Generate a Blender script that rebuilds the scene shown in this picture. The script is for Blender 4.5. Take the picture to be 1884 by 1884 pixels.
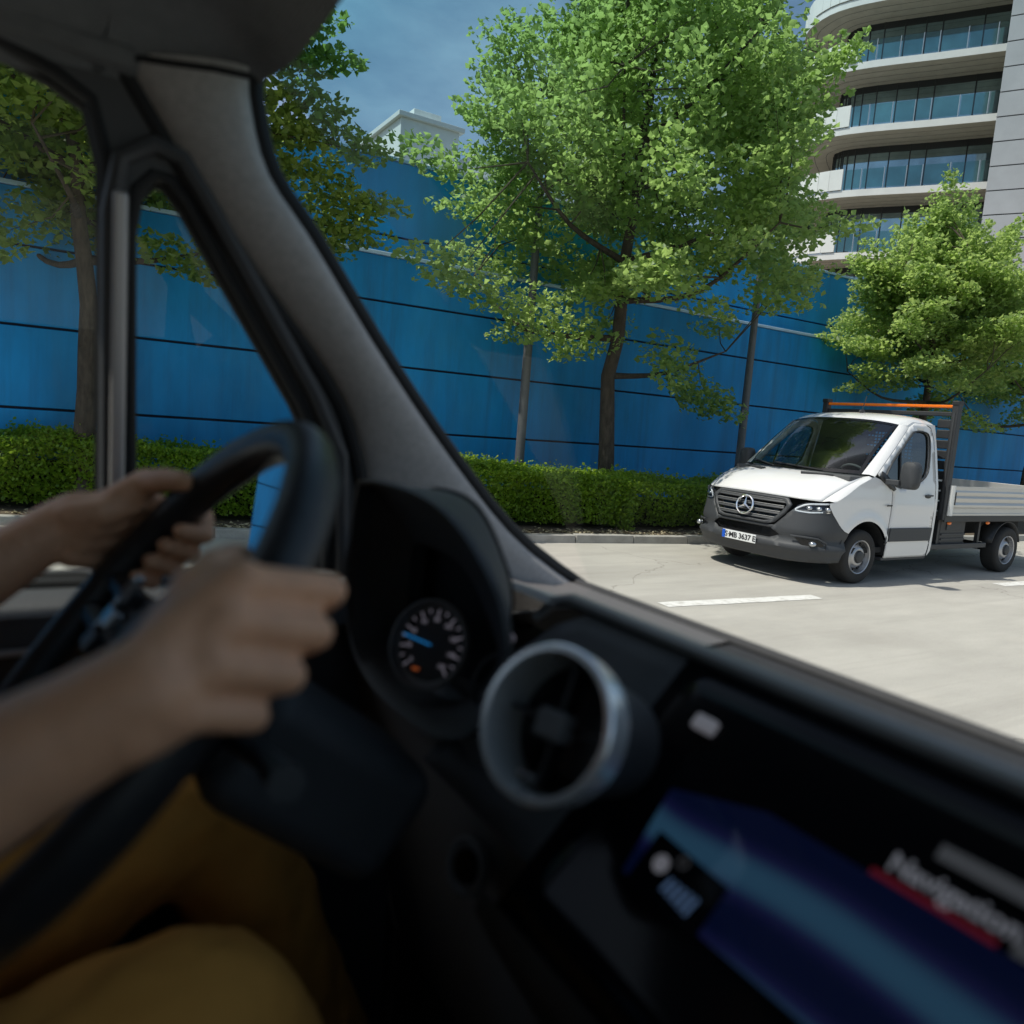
import bpy, bmesh, math, random
import numpy as np
from mathutils import Vector, Matrix
from mathutils.geometry import delaunay_2d_cdt

for o in list(bpy.data.objects):
    bpy.data.objects.remove(o, do_unlink=True)
S = bpy.context.scene
COL = S.collection
R = math.radians

# ------------------------------------------------------------------ camera
YAW, PIT, ROL = 0.55, 0.118, 0.077
EYE = Vector((0, 0, 1.72))
fw = Vector((math.sin(YAW) * math.cos(PIT), math.cos(YAW) * math.cos(PIT), -math.sin(PIT)))
r0 = Vector((math.cos(YAW), -math.sin(YAW), 0))
u0 = r0.cross(fw)
rt = math.cos(ROL) * r0 + math.sin(ROL) * u0
up = -math.sin(ROL) * r0 + math.cos(ROL) * u0
cd = bpy.data.cameras.new('camera')
cd.sensor_width = 36
cd.lens = 1400 / 1884 * 36
cd.clip_start = 0.02
cd.clip_end = 4000
cd.dof.use_dof = True
cd.dof.focus_distance = 10.5
cd.dof.aperture_fstop = 3.6
cam = bpy.data.objects.new('camera', cd)
COL.objects.link(cam)
cam.matrix_world = Matrix(((rt.x, up.x, -fw.x, EYE.x), (rt.y, up.y, -fw.y, EYE.y), (rt.z, up.z, -fw.z, EYE.z), (0, 0, 0, 1)))
S.camera = cam

# ------------------------------------------------------------------ light
SUN_TO = Vector((-0.47, 0.14, 0.87)).normalized()
sd = bpy.data.lights.new('sun', 'SUN')
sd.energy = 4.2
sd.angle = R(0.55)
sd.color = (1.0, 0.95, 0.87)
sun = bpy.data.objects.new('sun', sd)
COL.objects.link(sun)
sun.rotation_euler = SUN_TO.to_track_quat('Z', 'Y').to_euler()
W = bpy.data.worlds.new('World')
S.world = W
W.use_nodes = True
wn = W.node_tree
wn.nodes.clear()
sky = wn.nodes.new('ShaderNodeTexSky')
sky.sky_type = 'NISHITA'
sky.sun_disc = False
sky.sun_elevation = math.asin(SUN_TO.z)
sky.sun_rotation = math.atan2(SUN_TO.x, SUN_TO.y)
sky.air_density = 1.0
sky.dust_density = 2.6
sky.ozone_density = 2.2
bgn = wn.nodes.new('ShaderNodeBackground')
bgn.inputs['Strength'].default_value = 0.12
wo = wn.nodes.new('ShaderNodeOutputWorld')
# thin cloud streaks over the whole sky
tcw = wn.nodes.new('ShaderNodeTexCoord')
mpw = wn.nodes.new('ShaderNodeMapping')
mpw.inputs['Scale'].default_value = (1.6, 1.6, 4.0)
nzw = wn.nodes.new('ShaderNodeTexNoise')
nzw.inputs['Scale'].default_value = 1.7
nzw.inputs['Detail'].default_value = 6
nzw.inputs['Roughness'].default_value = 0.55
crw = wn.nodes.new('ShaderNodeValToRGB')
crw.color_ramp.elements[0].position = 0.42
crw.color_ramp.elements[0].color = (0, 0, 0, 1)
crw.color_ramp.elements[1].position = 0.78
crw.color_ramp.elements[1].color = (0.62, 0.62, 0.62, 1)
mxw = wn.nodes.new('ShaderNodeMix')
mxw.data_type = 'RGBA'
mxw.inputs[7].default_value = (6.6, 8.2, 9.2, 1)
L = wn.links.new
L(tcw.outputs['Generated'], mpw.inputs['Vector'])
L(mpw.outputs[0], nzw.inputs['Vector'])
L(nzw.outputs['Fac'], crw.inputs['Fac'])
L(crw.outputs['Color'], mxw.inputs[0])
L(sky.outputs['Color'], mxw.inputs[6])
L(mxw.outputs[2], bgn.inputs['Color'])
L(bgn.outputs[0], wo.inputs['Surface'])
S.view_settings.view_transform = 'Standard'
S.view_settings.look = 'None'
S.view_settings.exposure = 0.0
S.view_settings.gamma = 1.0
S.view_settings.use_curve_mapping = False
S.render.engine = 'CYCLES'
S.cycles.max_bounces = 10
S.cycles.transparent_max_bounces = 24
S.cycles.sample_clamp_indirect = 6.0
S.cycles.caustics_reflective = False
S.cycles.caustics_refractive = False
S.cycles.use_denoising = True

# ------------------------------------------------------------------ materials
M = {}
def mat(name, col, rough=0.5, metal=0.0, spec=0.5, var=0.0, vscale=4.0, bump=0.0, bscale=60.0, coat=0.0, col2=None,
        stretch=(1, 1, 1), emit=None, estr=0.0, rvar=0.0, detail=5.0):
    m = bpy.data.materials.new(name)
    m.use_nodes = True
    nt = m.node_tree
    b = nt.nodes['Principled BSDF']
    b.inputs['Base Color'].default_value = (*col, 1)
    b.inputs['Roughness'].default_value = rough
    b.inputs['Metallic'].default_value = metal
    b.inputs['Specular IOR Level'].default_value = spec
    b.inputs['Coat Weight'].default_value = coat
    b.inputs['Coat Roughness'].default_value = 0.06
    if emit:
        b.inputs['Emission Color'].default_value = (*emit, 1)
        b.inputs['Emission Strength'].default_value = estr
    if var or bump or rvar:
        tc = nt.nodes.new('ShaderNodeTexCoord')
        mp = nt.nodes.new('ShaderNodeMapping')
        mp.inputs['Scale'].default_value = stretch
        nt.links.new(tc.outputs['Object'], mp.inputs['Vector'])
    if var or rvar:
        nz = nt.nodes.new('ShaderNodeTexNoise')
        nz.inputs['Scale'].default_value = vscale
        nz.inputs['Detail'].default_value = detail
        nz.inputs['Roughness'].default_value = 0.62
        nt.links.new(mp.outputs[0], nz.inputs['Vector'])
    if var:
        rp = nt.nodes.new('ShaderNodeValToRGB')
        c2 = col2 or tuple(c * (1 - var) for c in col)
        c1 = col if col2 else tuple(min(1, c * (1 + var)) for c in col)
        rp.color_ramp.elements[0].position = 0.32
        rp.color_ramp.elements[1].position = 0.68
        rp.color_ramp.elements[0].color = (*c2, 1)
        rp.color_ramp.elements[1].color = (*c1, 1)
        nt.links.new(nz.outputs['Fac'], rp.inputs['Fac'])
        nt.links.new(rp.outputs['Color'], b.inputs['Base Color'])
    if rvar:
        mr = nt.nodes.new('ShaderNodeMapRange')
        mr.inputs['To Min'].default_value = max(0, rough - rvar)
        mr.inputs['To Max'].default_value = min(1, rough + rvar)
        nt.links.new(nz.outputs['Fac'], mr.inputs['Value'])
        nt.links.new(mr.outputs[0], b.inputs['Roughness'])
    if bump:
        n2 = nt.nodes.new('ShaderNodeTexNoise')
        n2.inputs['Scale'].default_value = bscale
        n2.inputs['Detail'].default_value = 4
        nt.links.new(mp.outputs[0], n2.inputs['Vector'])
        bp = nt.nodes.new('ShaderNodeBump')
        bp.inputs['Strength'].default_value = bump
        bp.inputs['Distance'].default_value = 0.02
        nt.links.new(n2.outputs['Fac'], bp.inputs['Height'])
        nt.links.new(bp.outputs[0], b.inputs['Normal'])
    M[name] = m
    return m

def glass(name, tint=(0.9, 0.95, 0.95), refl=1.0, rough=0.0, band=None):
    """thin pane: tinted see-through plus mirror by Fresnel"""
    m = bpy.data.materials.new(name)
    m.use_nodes = True
    nt = m.node_tree
    nt.nodes.clear()
    out = nt.nodes.new('ShaderNodeOutputMaterial')
    tr = nt.nodes.new('ShaderNodeBsdfTransparent')
    tr.inputs['Color'].default_value = (*tint, 1)
    gl = nt.nodes.new('ShaderNodeBsdfGlossy')
    gl.inputs['Roughness'].default_value = rough
    fr = nt.nodes.new('ShaderNodeFresnel')
    fr.inputs['IOR'].default_value = 1.45
    mu = nt.nodes.new('ShaderNodeMath')
    mu.operation = 'MULTIPLY'
    mu.inputs[1].default_value = refl
    mx = nt.nodes.new('ShaderNodeMixShader')
    nt.links.new(fr.outputs[0], mu.inputs[0])
    nt.links.new(mu.outputs[0], mx.inputs[0])
    nt.links.new(tr.outputs[0], mx.inputs[1])
    nt.links.new(gl.outputs[0], mx.inputs[2])
    nt.links.new(mx.outputs[0], out.inputs['Surface'])
    if band:   # dyed sun band along the top of a windscreen: z from, z to, colour
        tc = nt.nodes.new('ShaderNodeTexCoord')
        sp = nt.nodes.new('ShaderNodeSeparateXYZ')
        nt.links.new(tc.outputs['Object'], sp.inputs[0])
        mr = nt.nodes.new('ShaderNodeMapRange')
        mr.inputs['From Min'].default_value = band[0]
        mr.inputs['From Max'].default_value = band[1]
        nt.links.new(sp.outputs['Z'], mr.inputs['Value'])
        mc = nt.nodes.new('ShaderNodeMix')
        mc.data_type = 'RGBA'
        mc.inputs[6].default_value = (*tint, 1)
        mc.inputs[7].default_value = (*band[2], 1)
        nt.links.new(mr.outputs[0], mc.inputs[0])
        nt.links.new(mc.outputs[2], tr.inputs['Color'])
    M[name] = m
    return m

def leafmat(name, c1, c2, transl=(0.25, 0.4, 0.05), tw=0.4, rough=0.42):
    m = bpy.data.materials.new(name)
    m.use_nodes = True
    nt = m.node_tree
    nt.nodes.clear()
    out = nt.nodes.new('ShaderNodeOutputMaterial')
    geo = nt.nodes.new('ShaderNodeNewGeometry')
    tc = nt.nodes.new('ShaderNodeTexCoord')
    nz = nt.nodes.new('ShaderNodeTexNoise')
    nz.inputs['Scale'].default_value = 0.9
    nz.inputs['Detail'].default_value = 3
    nt.links.new(tc.outputs['Object'], nz.inputs['Vector'])
    ad = nt.nodes.new('ShaderNodeMath')
    ad.operation = 'MULTIPLY_ADD'
    ad.inputs[1].default_value = 0.55
    nt.links.new(geo.outputs['Random Per Island'], ad.inputs[0])
    sb = nt.nodes.new('ShaderNodeMath')
    sb.operation = 'MULTIPLY_ADD'
    sb.inputs[1].default_value = 1.0
    sb.inputs[2].default_value = -0.28
    nt.links.new(nz.outputs['Fac'], sb.inputs[0])
    nt.links.new(sb.outputs[0], ad.inputs[2])
    mc = nt.nodes.new('ShaderNodeMix')
    mc.data_type = 'RGBA'
    mc.inputs[6].default_value = (*c1, 1)
    mc.inputs[7].default_value = (*c2, 1)
    nt.links.new(ad.outputs[0], mc.inputs[0])
    p = nt.nodes.new('ShaderNodeBsdfPrincipled')
    p.inputs['Roughness'].default_value = rough
    p.inputs['Specular IOR Level'].default_value = 0.35
    nt.links.new(mc.outputs[2], p.inputs['Base Color'])
    t = nt.nodes.new('ShaderNodeBsdfTranslucent')
    t.inputs['Color'].default_value = (*transl, 1)
    mx = nt.nodes.new('ShaderNodeMixShader')
    mx.inputs[0].default_value = tw
    nt.links.new(p.outputs[0], mx.inputs[1])
    nt.links.new(t.outputs[0], mx.inputs[2])
    nt.links.new(mx.outputs[0], out.inputs['Surface'])
    M[name] = m
    return m

# ------------------------------------------------------------------ objects
def tag(o, label=None, cat=None, group=None, kind=None):
    if label: o['label'] = label
    if cat: o['category'] = cat
    if group: o['group'] = group
    if kind: o['kind'] = kind
    return o

def thing(name, loc, label, cat, group=None, rz=0.0):
    o = bpy.data.objects.new(name, None)
    o.empty_display_size = 0.2
    COL.objects.link(o)
    o.location = loc
    o.rotation_euler = (0, 0, rz)
    return tag(o, label, cat, group)

def wloc(o):
    v = Vector((0, 0, 0))
    while o is not None:
        v += o.location
        o = o.parent
    return v

class MB:
    def __init__(s):
        s.v = []
        s.f = []
    def add(s, vs, fs):
        n = len(s.v)
        s.v += [tuple(v) for v in vs]
        s.f += [tuple(i + n for i in f) for f in fs]
        return s
    def box(s, a, b):
        x0, y0, z0 = a
        x1, y1, z1 = b
        vs = [(x0, y0, z0), (x1, y0, z0), (x1, y1, z0), (x0, y1, z0), (x0, y0, z1), (x1, y0, z1), (x1, y1, z1), (x0, y1, z1)]
        return s.add(vs, [(0, 3, 2, 1), (4, 5, 6, 7), (0, 1, 5, 4), (1, 2, 6, 5), (2, 3, 7, 6), (3, 0, 4, 7)])
    def obox(s, c, ax, ay, az):
        """box with centre and three half-axis vectors"""
        c, ax, ay, az = map(Vector, (c, ax, ay, az))
        vs = [c + ax * i + ay * j + az * k for i, j, k in ((-1, -1, -1), (1, -1, -1), (1, 1, -1), (-1, 1, -1), (-1, -1, 1), (1, -1, 1), (1, 1, 1), (-1, 1, 1))]
        fs = [(0, 3, 2, 1), (4, 5, 6, 7), (0, 1, 5, 4), (1, 2, 6, 5), (2, 3, 7, 6), (3, 0, 4, 7)]
        if ax.cross(ay).dot(az) < 0:
            fs = [tuple(reversed(f)) for f in fs]
        return s.add(vs, fs)
    def tube(s, pts, rad, n=10, cap=True, closed=False, sx=1.0):
        pts = [Vector(p) for p in pts]
        m = len(pts)
        rr = rad if isinstance(rad, (list, tuple)) else [rad] * m
        rings = []
        ref = None
        for i, p in enumerate(pts):
            if closed:
                d = (pts[(i + 1) % m] - pts[i - 1]).normalized()
            else:
                d = (pts[min(i + 1, m - 1)] - pts[max(i - 1, 0)]).normalized()
            if ref is None:
                a = Vector((0, 0, 1)) if abs(d.z) < 0.9 else Vector((1, 0, 0))
                ref = (a - d * a.dot(d)).normalized()
            else:
                ref = (ref - d * ref.dot(d)).normalized()
            q = d.cross(ref)
            rings.append([p + (ref * math.cos(2 * math.pi * k / n) + q * math.sin(2 * math.pi * k / n) * sx) * rr[i] for k in range(n)])
        vs = [v for r in rings for v in r]
        fs = []
        for i in range(m if closed else m - 1):
            j = (i + 1) % m
            for k in range(n):
                k2 = (k + 1) % n
                fs.append((i * n + k, i * n + k2, j * n + k2, j * n + k))
        if cap and not closed:
            fs.append(tuple(reversed(range(n))))
            fs.append(tuple((m - 1) * n + k for k in range(n)))
        return s.add(vs, fs)
    def lathe(s, prof, c, axis, n=24, closed=False):
        """prof: list of (radius, along) turned about axis at c"""
        c = Vector(c)
        d = Vector(axis).normalized()
        a = Vector((0, 0, 1)) if abs(d.z) < 0.9 else Vector((1, 0, 0))
        e = (a - d * a.dot(d)).normalized()
        q = d.cross(e)
        vs = []
        for r, h in prof:
            for k in range(n):
                t = 2 * math.pi * k / n
                vs.append(c + d * h + (e * math.cos(t) + q * math.sin(t)) * r)
        fs = []
        m = len(prof)
        for i in range(m if closed else m - 1):
            j = (i + 1) % m
            for k in range(n):
                k2 = (k + 1) % n
                fs.append((i * n + k, i * n + k2, j * n + k2, j * n + k))
        return s.add(vs, fs)
    def grid(s, P, flip=False):
        """P: rows of points"""
        m, n = len(P), len(P[0])
        vs = [p for r in P for p in r]
        fs = []
        for i in range(m - 1):
            for j in range(n - 1):
                f = (i * n + j, i * n + j + 1, (i + 1) * n + j + 1, (i + 1) * n + j)
                fs.append(tuple(reversed(f)) if flip else f)
        return s.add(vs, fs)
    def prism(s, poly, d):
        """extrude 3D polygon by vector d"""
        n = len(poly)
        d = Vector(d)
        vs = [Vector(p) for p in poly] + [Vector(p) + d for p in poly]
        fs = [tuple(range(n)), tuple(reversed(range(n, 2 * n)))]
        for i in range(n):
            j = (i + 1) % n
            fs.append((i, i + n, j + n, j))
        return s.add(vs, fs)
    def ball(s, c, r, nu=12, nv=8, sc=(1, 1, 1)):
        vs = []
        for i in range(nv + 1):
            ph = math.pi * i / nv
            for k in range(nu):
                t = 2 * math.pi * k / nu
                vs.append((c[0] + r * sc[0] * math.sin(ph) * math.cos(t), c[1] + r * sc[1] * math.sin(ph) * math.sin(t), c[2] + r * sc[2] * math.cos(ph)))
        fs = []
        for i in range(nv):
            for k in range(nu):
                k2 = (k + 1) % nu
                fs.append((i * nu + k, (i + 1) * nu + k, (i + 1) * nu + k2, i * nu + k2))
        return s.add(vs, fs)
    def xform(s, fn):
        s.v = [tuple(fn(Vector(v))) for v in s.v]
        return s
    def build(s, name, m, parent=None, smooth=True, bevel=0.0, solid=0.0, local=False, angle=35, sub=0, segs=2, fixn=False):
        me = bpy.data.meshes.new(name)
        vs = s.v
        if parent is not None and not local:
            w = wloc(parent)
            vs = [(v[0] - w.x, v[1] - w.y, v[2] - w.z) for v in vs]
        me.from_pydata(vs, [], s.f)
        if fixn or solid or bevel:
            bm = bmesh.new()
            bm.from_mesh(me)
            bmesh.ops.remove_doubles(bm, verts=bm.verts, dist=1e-6)
            bmesh.ops.recalc_face_normals(bm, faces=bm.faces)
            bm.to_mesh(me)
            bm.free()
        me.update()
        if smooth:
            me.shade_smooth()
            me.set_sharp_from_angle(angle=R(angle))
        o = bpy.data.objects.new(name, me)
        COL.objects.link(o)
        o.data.materials.append(M[m] if isinstance(m, str) else m)
        if parent is not None:
            o.parent = parent
        if solid:
            md = o.modifiers.new('solid', 'SOLIDIFY')
            md.thickness = solid
            md.offset = -1
        if sub:
            md = o.modifiers.new('sub', 'SUBSURF')
            md.levels = sub
            md.render_levels = sub
        if bevel:
            md = o.modifiers.new('bevel', 'BEVEL')
            md.width = bevel
            md.segments = segs
            md.limit_method = 'ANGLE'
            md.angle_limit = R(40)
            md.harden_normals = bool(smooth)
        return o

def inpoly(x, y, poly):
    c = False
    n = len(poly)
    j = n - 1
    for i in range(n):
        xi, yi = poly[i]
        xj, yj = poly[j]
        if (yi > y) != (yj > y) and x < (xj - xi) * (y - yi) / (yj - yi) + xi:
            c = not c
        j = i
    return c

def dense(poly, step):
    out = []
    n = len(poly)
    for i in range(n):
        a, b = poly[i], poly[(i + 1) % n]
        k = max(1, int(math.hypot(b[0] - a[0], b[1] - a[1]) / step))
        for t in range(k):
            out.append((a[0] + (b[0] - a[0]) * t / k, a[1] + (b[1] - a[1]) * t / k))
    return out

def smoothpoly(poly, it=2, keep=()):
    """corner cutting"""
    for _ in range(it):
        out = []
        n = len(poly)
        for i in range(n):
            a, b = poly[i], poly[(i + 1) % n]
            out.append((a[0] * .75 + b[0] * .25, a[1] * .75 + b[1] * .25))
            out.append((a[0] * .25 + b[0] * .75, a[1] * .25 + b[1] * .75))
        poly = out
    return poly

def panel(outer, holes, fn, step=0.08, flip=False, rand=1):
    """fill a 2D outline (with holes), then map every point with fn to 3D -> MB"""
    rings = [dense(outer, step)] + [dense(h, step) for h in holes]
    vs, ed = [], []
    for r_ in rings:
        b = len(vs)
        vs += [Vector(p) for p in r_]
        ed += [(b + i, b + (i + 1) % len(r_)) for i in range(len(r_))]
    xs = [p[0] for p in rings[0]]
    ys = [p[1] for p in rings[0]]
    x = min(xs) + step * .5
    while x < max(xs):
        y = min(ys) + step * .5
        while y < max(ys):
            if inpoly(x, y, rings[0]) and not any(inpoly(x, y, h) for h in rings[1:]):
                dmin = min((x - p[0]) ** 2 + (y - p[1]) ** 2 for r_ in rings for p in r_)
                if dmin > (step * .45) ** 2:
                    vs.append(Vector((x, y)))
            y += step
        x += step
    V, E, F, *_ = delaunay_2d_cdt(vs, ed, [], 0, 1e-5)
    mb = MB()
    fs = []
    for f in F:
        cx = sum(V[i].x for i in f) / len(f)
        cy = sum(V[i].y for i in f) / len(f)
        if inpoly(cx, cy, rings[0]) and not any(inpoly(cx, cy, h) for h in rings[1:]):
            fs.append(tuple(reversed(f)) if flip else tuple(f))
    mb.add([fn(v.x, v.y) for v in V], fs)
    return mb

def cr(P, t):
    """Catmull-Rom through list of tuples, t in 0..1"""
    n = len(P) - 1
    x = min(max(t, 0), 1) * n
    i = min(int(x), n - 1)
    f = x - i
    p0, p1, p2, p3 = (np.array(P[max(i - 1, 0)], float), np.array(P[i], float), np.array(P[i + 1], float), np.array(P[min(i + 2, n)], float))
    return .5 * ((2 * p1) + (p2 - p0) * f + (2 * p0 - 5 * p1 + 4 * p2 - p3) * f * f + (3 * p1 - p0 - 3 * p2 + p3) * f ** 3)

def lerp_tab(tab, x):
    xs = [a for a, b in tab]
    ys = [b for a, b in tab]
    return float(np.interp(x, xs, ys))

def text_mesh(txt, size, align='CENTER', extrude=0.0, bold=0.0, spacing=1.0):
    cu = bpy.data.curves.new('txt', 'FONT')
    cu.body = txt
    cu.size = size
    cu.align_x = align
    cu.align_y = 'CENTER'
    cu.extrude = extrude
    cu.offset = bold
    cu.space_character = spacing
    cu.resolution_u = 3
    ob = bpy.data.objects.new('txt', cu)
    COL.objects.link(ob)
    dg = bpy.context.evaluated_depsgraph_get()
    me = bpy.data.meshes.new_from_object(ob.evaluated_get(dg))
    bpy.data.objects.remove(ob, do_unlink=True)
    vs = [tuple(v.co) for v in me.vertices]
    fs = [tuple(p.vertices) for p in me.polygons]
    bpy.data.meshes.remove(me)
    mb = MB()
    mb.add(vs, fs)
    return mb

def fast_mesh(name, verts, faces_idx, nper, m, parent=None, smooth=False):
    """numpy arrays -> mesh of nper-gons"""
    me = bpy.data.meshes.new(name)
    nv = len(verts)
    nf = len(faces_idx)
    me.vertices.add(nv)
    me.vertices.foreach_set('co', np.asarray(verts, np.float32).ravel())
    me.loops.add(nf * nper)
    me.loops.foreach_set('vertex_index', np.asarray(faces_idx, np.int32).ravel())
    me.polygons.add(nf)
    me.polygons.foreach_set('loop_start', np.arange(0, nf * nper, nper, dtype=np.int32))
    me.polygons.foreach_set('loop_total', np.full(nf, nper, np.int32))
    me.update(calc_edges=True)
    if smooth:
        me.shade_smooth()
    o = bpy.data.objects.new(name, me)
    COL.objects.link(o)
    o.data.materials.append(M[m])
    if parent is not None:
        o.parent = parent
    return o
# ------------------------------------------------------------------ the street
mat('road', (0.43, 0.41, 0.365), 0.88, var=0.10, vscale=1.3, bump=0.25, bscale=90, spec=0.3, stretch=(0.5, 1.6, 1))
mat('ground', (0.16, 0.14, 0.10), 0.95, var=0.25, vscale=2)
mat('soil', (0.095, 0.07, 0.045), 0.98, var=0.45, vscale=9, bump=0.8, bscale=30)
mat('kerbstone', (0.36, 0.345, 0.31), 0.85, var=0.15, vscale=6, bump=0.35, bscale=45)
mat('paint', (0.70, 0.69, 0.65), 0.75, var=0.10, vscale=14)
mat('wallblue', (0.004, 0.25, 0.60), 0.62, var=0.22, vscale=1.1, bump=0.12, bscale=22, stretch=(1.0, 1, 0.32), spec=0.35)
mat('wallblue2', (0.012, 0.30, 0.66), 0.62, var=0.16, vscale=0.9, bump=0.10, bscale=20, stretch=(1.0, 1, 0.32), spec=0.35)
mat('joint', (0.01, 0.015, 0.03), 0.9)
mat('coping', (0.42, 0.62, 0.80), 0.5, var=0.08, vscale=3)  # pale tone includes the bright light falling on the wall tops
mat('bark', (0.065, 0.052, 0.040), 0.95, var=0.40, vscale=14, bump=0.9, bscale=26, stretch=(1, 1, 0.35))
mat('twig', (0.06, 0.05, 0.03), 0.95)
mat('pole', (0.13, 0.135, 0.14), 0.55, metal=0.3, var=0.12, vscale=8)
mat('lampglass', (0.75, 0.75, 0.70), 0.3)
leafmat('leaf', (0.085, 0.145, 0.036), (0.23, 0.325, 0.10), (0.58, 0.76, 0.22), 0.52)
leafmat('leafdark', (0.065, 0.110, 0.022), (0.18, 0.24, 0.050), (0.48, 0.62, 0.13), 0.48)
leafmat('hedgeleaf', (0.050, 0.125, 0.012), (0.22, 0.34, 0.028), (0.50, 0.70, 0.07), 0.45, 0.38)
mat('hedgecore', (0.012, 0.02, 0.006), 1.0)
leafmat('litter', (0.30, 0.24, 0.14), (0.50, 0.44, 0.30), (0.3, 0.25, 0.1), 0.1)

def wear(name, streak, dirt_col, sx, sz, lo, hi, amt, sy=None):
    """uneven streaks and stains laid over a material's own colour"""
    nt = M[name].node_tree
    b = nt.nodes['Principled BSDF']
    src = b.inputs['Base Color'].links[0].from_socket
    tc = nt.nodes.new('ShaderNodeTexCoord')
    mp = nt.nodes.new('ShaderNodeMapping')
    mp.inputs['Scale'].default_value = (sx, sy or sx, sz)
    nz = nt.nodes.new('ShaderNodeTexNoise')
    nz.inputs['Scale'].default_value = streak
    nz.inputs['Detail'].default_value = 7
    nz.inputs['Roughness'].default_value = .68
    mr = nt.nodes.new('ShaderNodeMapRange')
    mr.inputs['From Min'].default_value = lo
    mr.inputs['From Max'].default_value = hi
    mr.inputs['To Max'].default_value = amt
    mx = nt.nodes.new('ShaderNodeMix')
    mx.data_type = 'RGBA'
    mx.inputs[7].default_value = (*dirt_col, 1)
    nt.links.new(tc.outputs['Object'], mp.inputs['Vector'])
    nt.links.new(mp.outputs[0], nz.inputs['Vector'])
    nt.links.new(nz.outputs['Fac'], mr.inputs['Value'])
    nt.links.new(mr.outputs[0], mx.inputs[0])
    nt.links.new(src, mx.inputs[6])
    nt.links.new(mx.outputs[2], b.inputs['Base Color'])
wear('wallblue', 1.6, (.02, .13, .30), 1.8, .10, .48, .75, .75)
wear('wallblue', .5, (.05, .30, .55), 1.0, .6, .50, .8, .6)
wear('wallblue2', 1.2, (.03, .18, .38), 1.6, .10, .48, .75, .6)
wear('road', .35, (.33, .31, .275), 1, 1, .50, .75, .6)
wear('road', 55, (.22, .20, .175), 1, 1, .55, .75, .55)
wear('road', 2.2, (.46, .43, .37), 1, 1, .55, .8, .5)
def cracks(name):
    nt = M[name].node_tree
    b = nt.nodes['Principled BSDF']
    src = b.inputs['Base Color'].links[0].from_socket
    tc = nt.nodes.new('ShaderNodeTexCoord')
    nz = nt.nodes.new('ShaderNodeTexNoise')
    nz.inputs['Scale'].default_value = .9
    nz.inputs['Detail'].default_value = 8
    ad = nt.nodes.new('ShaderNodeVectorMath')
    ad.operation = 'MULTIPLY_ADD'
    ad.inputs[1].default_value = (1.6, 1.6, 0)
    nt.links.new(nz.outputs['Color'], ad.inputs[0])
    nt.links.new(tc.outputs['Object'], ad.inputs[2])
    nt.links.new(tc.outputs['Object'], nz.inputs['Vector'])
    vo = nt.nodes.new('ShaderNodeTexVoronoi')
    vo.feature = 'DISTANCE_TO_EDGE'
    vo.inputs['Scale'].default_value = .22
    nt.links.new(ad.outputs[0], vo.inputs['Vector'])
    mr = nt.nodes.new('ShaderNodeMapRange')
    mr.inputs['From Min'].default_value = .0
    mr.inputs['From Max'].default_value = .0035
    mr.inputs['To Min'].default_value = .55
    mr.inputs['To Max'].default_value = 0
    nt.links.new(vo.outputs['Distance'], mr.inputs['Value'])
    mx = nt.nodes.new('ShaderNodeMix')
    mx.data_type = 'RGBA'
    mx.inputs[7].default_value = (.14, .125, .105, 1)
    nt.links.new(mr.outputs[0], mx.inputs[0])
    nt.links.new(src, mx.inputs[6])
    nt.links.new(mx.outputs[2], b.inputs['Base Color'])
cracks('road')
wear('road', 1.0, (.27, .255, .225), .05, 1, .50, .72, .6, 1.1)
wear('road', 140, (.58, .56, .51), 1, 1, .60, .78, .5)
wear('paint', 9, (.42, .40, .35), 1, 1, .50, .68, .8)

tag(MB().add([(-900, -900, -.14), (1500, -900, -.14), (1500, 1500, -.14), (-900, 1500, -.14)], [(0, 1, 2, 3)]).build('ground', 'ground', smooth=False), kind='structure')
KERB = [(-40, 12.0), (-8, 11.55), (-3, 11.3), (-1.2, 11.18), (-.3, 10.95), (.5, 10.55), (1.3, 10.1), (2.1, 9.75), (3.4, 9.45), (4.8, 9.28), (6.2, 9.12), (9.1, 8.72), (14, 8.35), (22, 8.05), (45, 7.8), (90, 7.6)]
KX = [p[0] for p in KERB]
KY = [p[1] for p in KERB]
def ky(x):
    return float(np.interp(x, KX, KY))
xs = list(np.arange(-40, 90.1, 1.0))
xs = sorted(set(xs + [x for x in KX]))
mb = MB()
rows = [[(x, -45, 0) for x in xs], [(x, 0, 0) for x in xs], [(x, ky(x), 0) for x in xs]]
tag(mb.grid(rows).build('road', 'road', smooth=False), kind='structure')
mb = MB()
mb.grid([[(x, ky(x) + .14, .105) for x in xs], [(x, 12.3, .105) for x in xs]])
tag(mb.build('planting_strip', 'soil', smooth=False), kind='structure')
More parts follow.
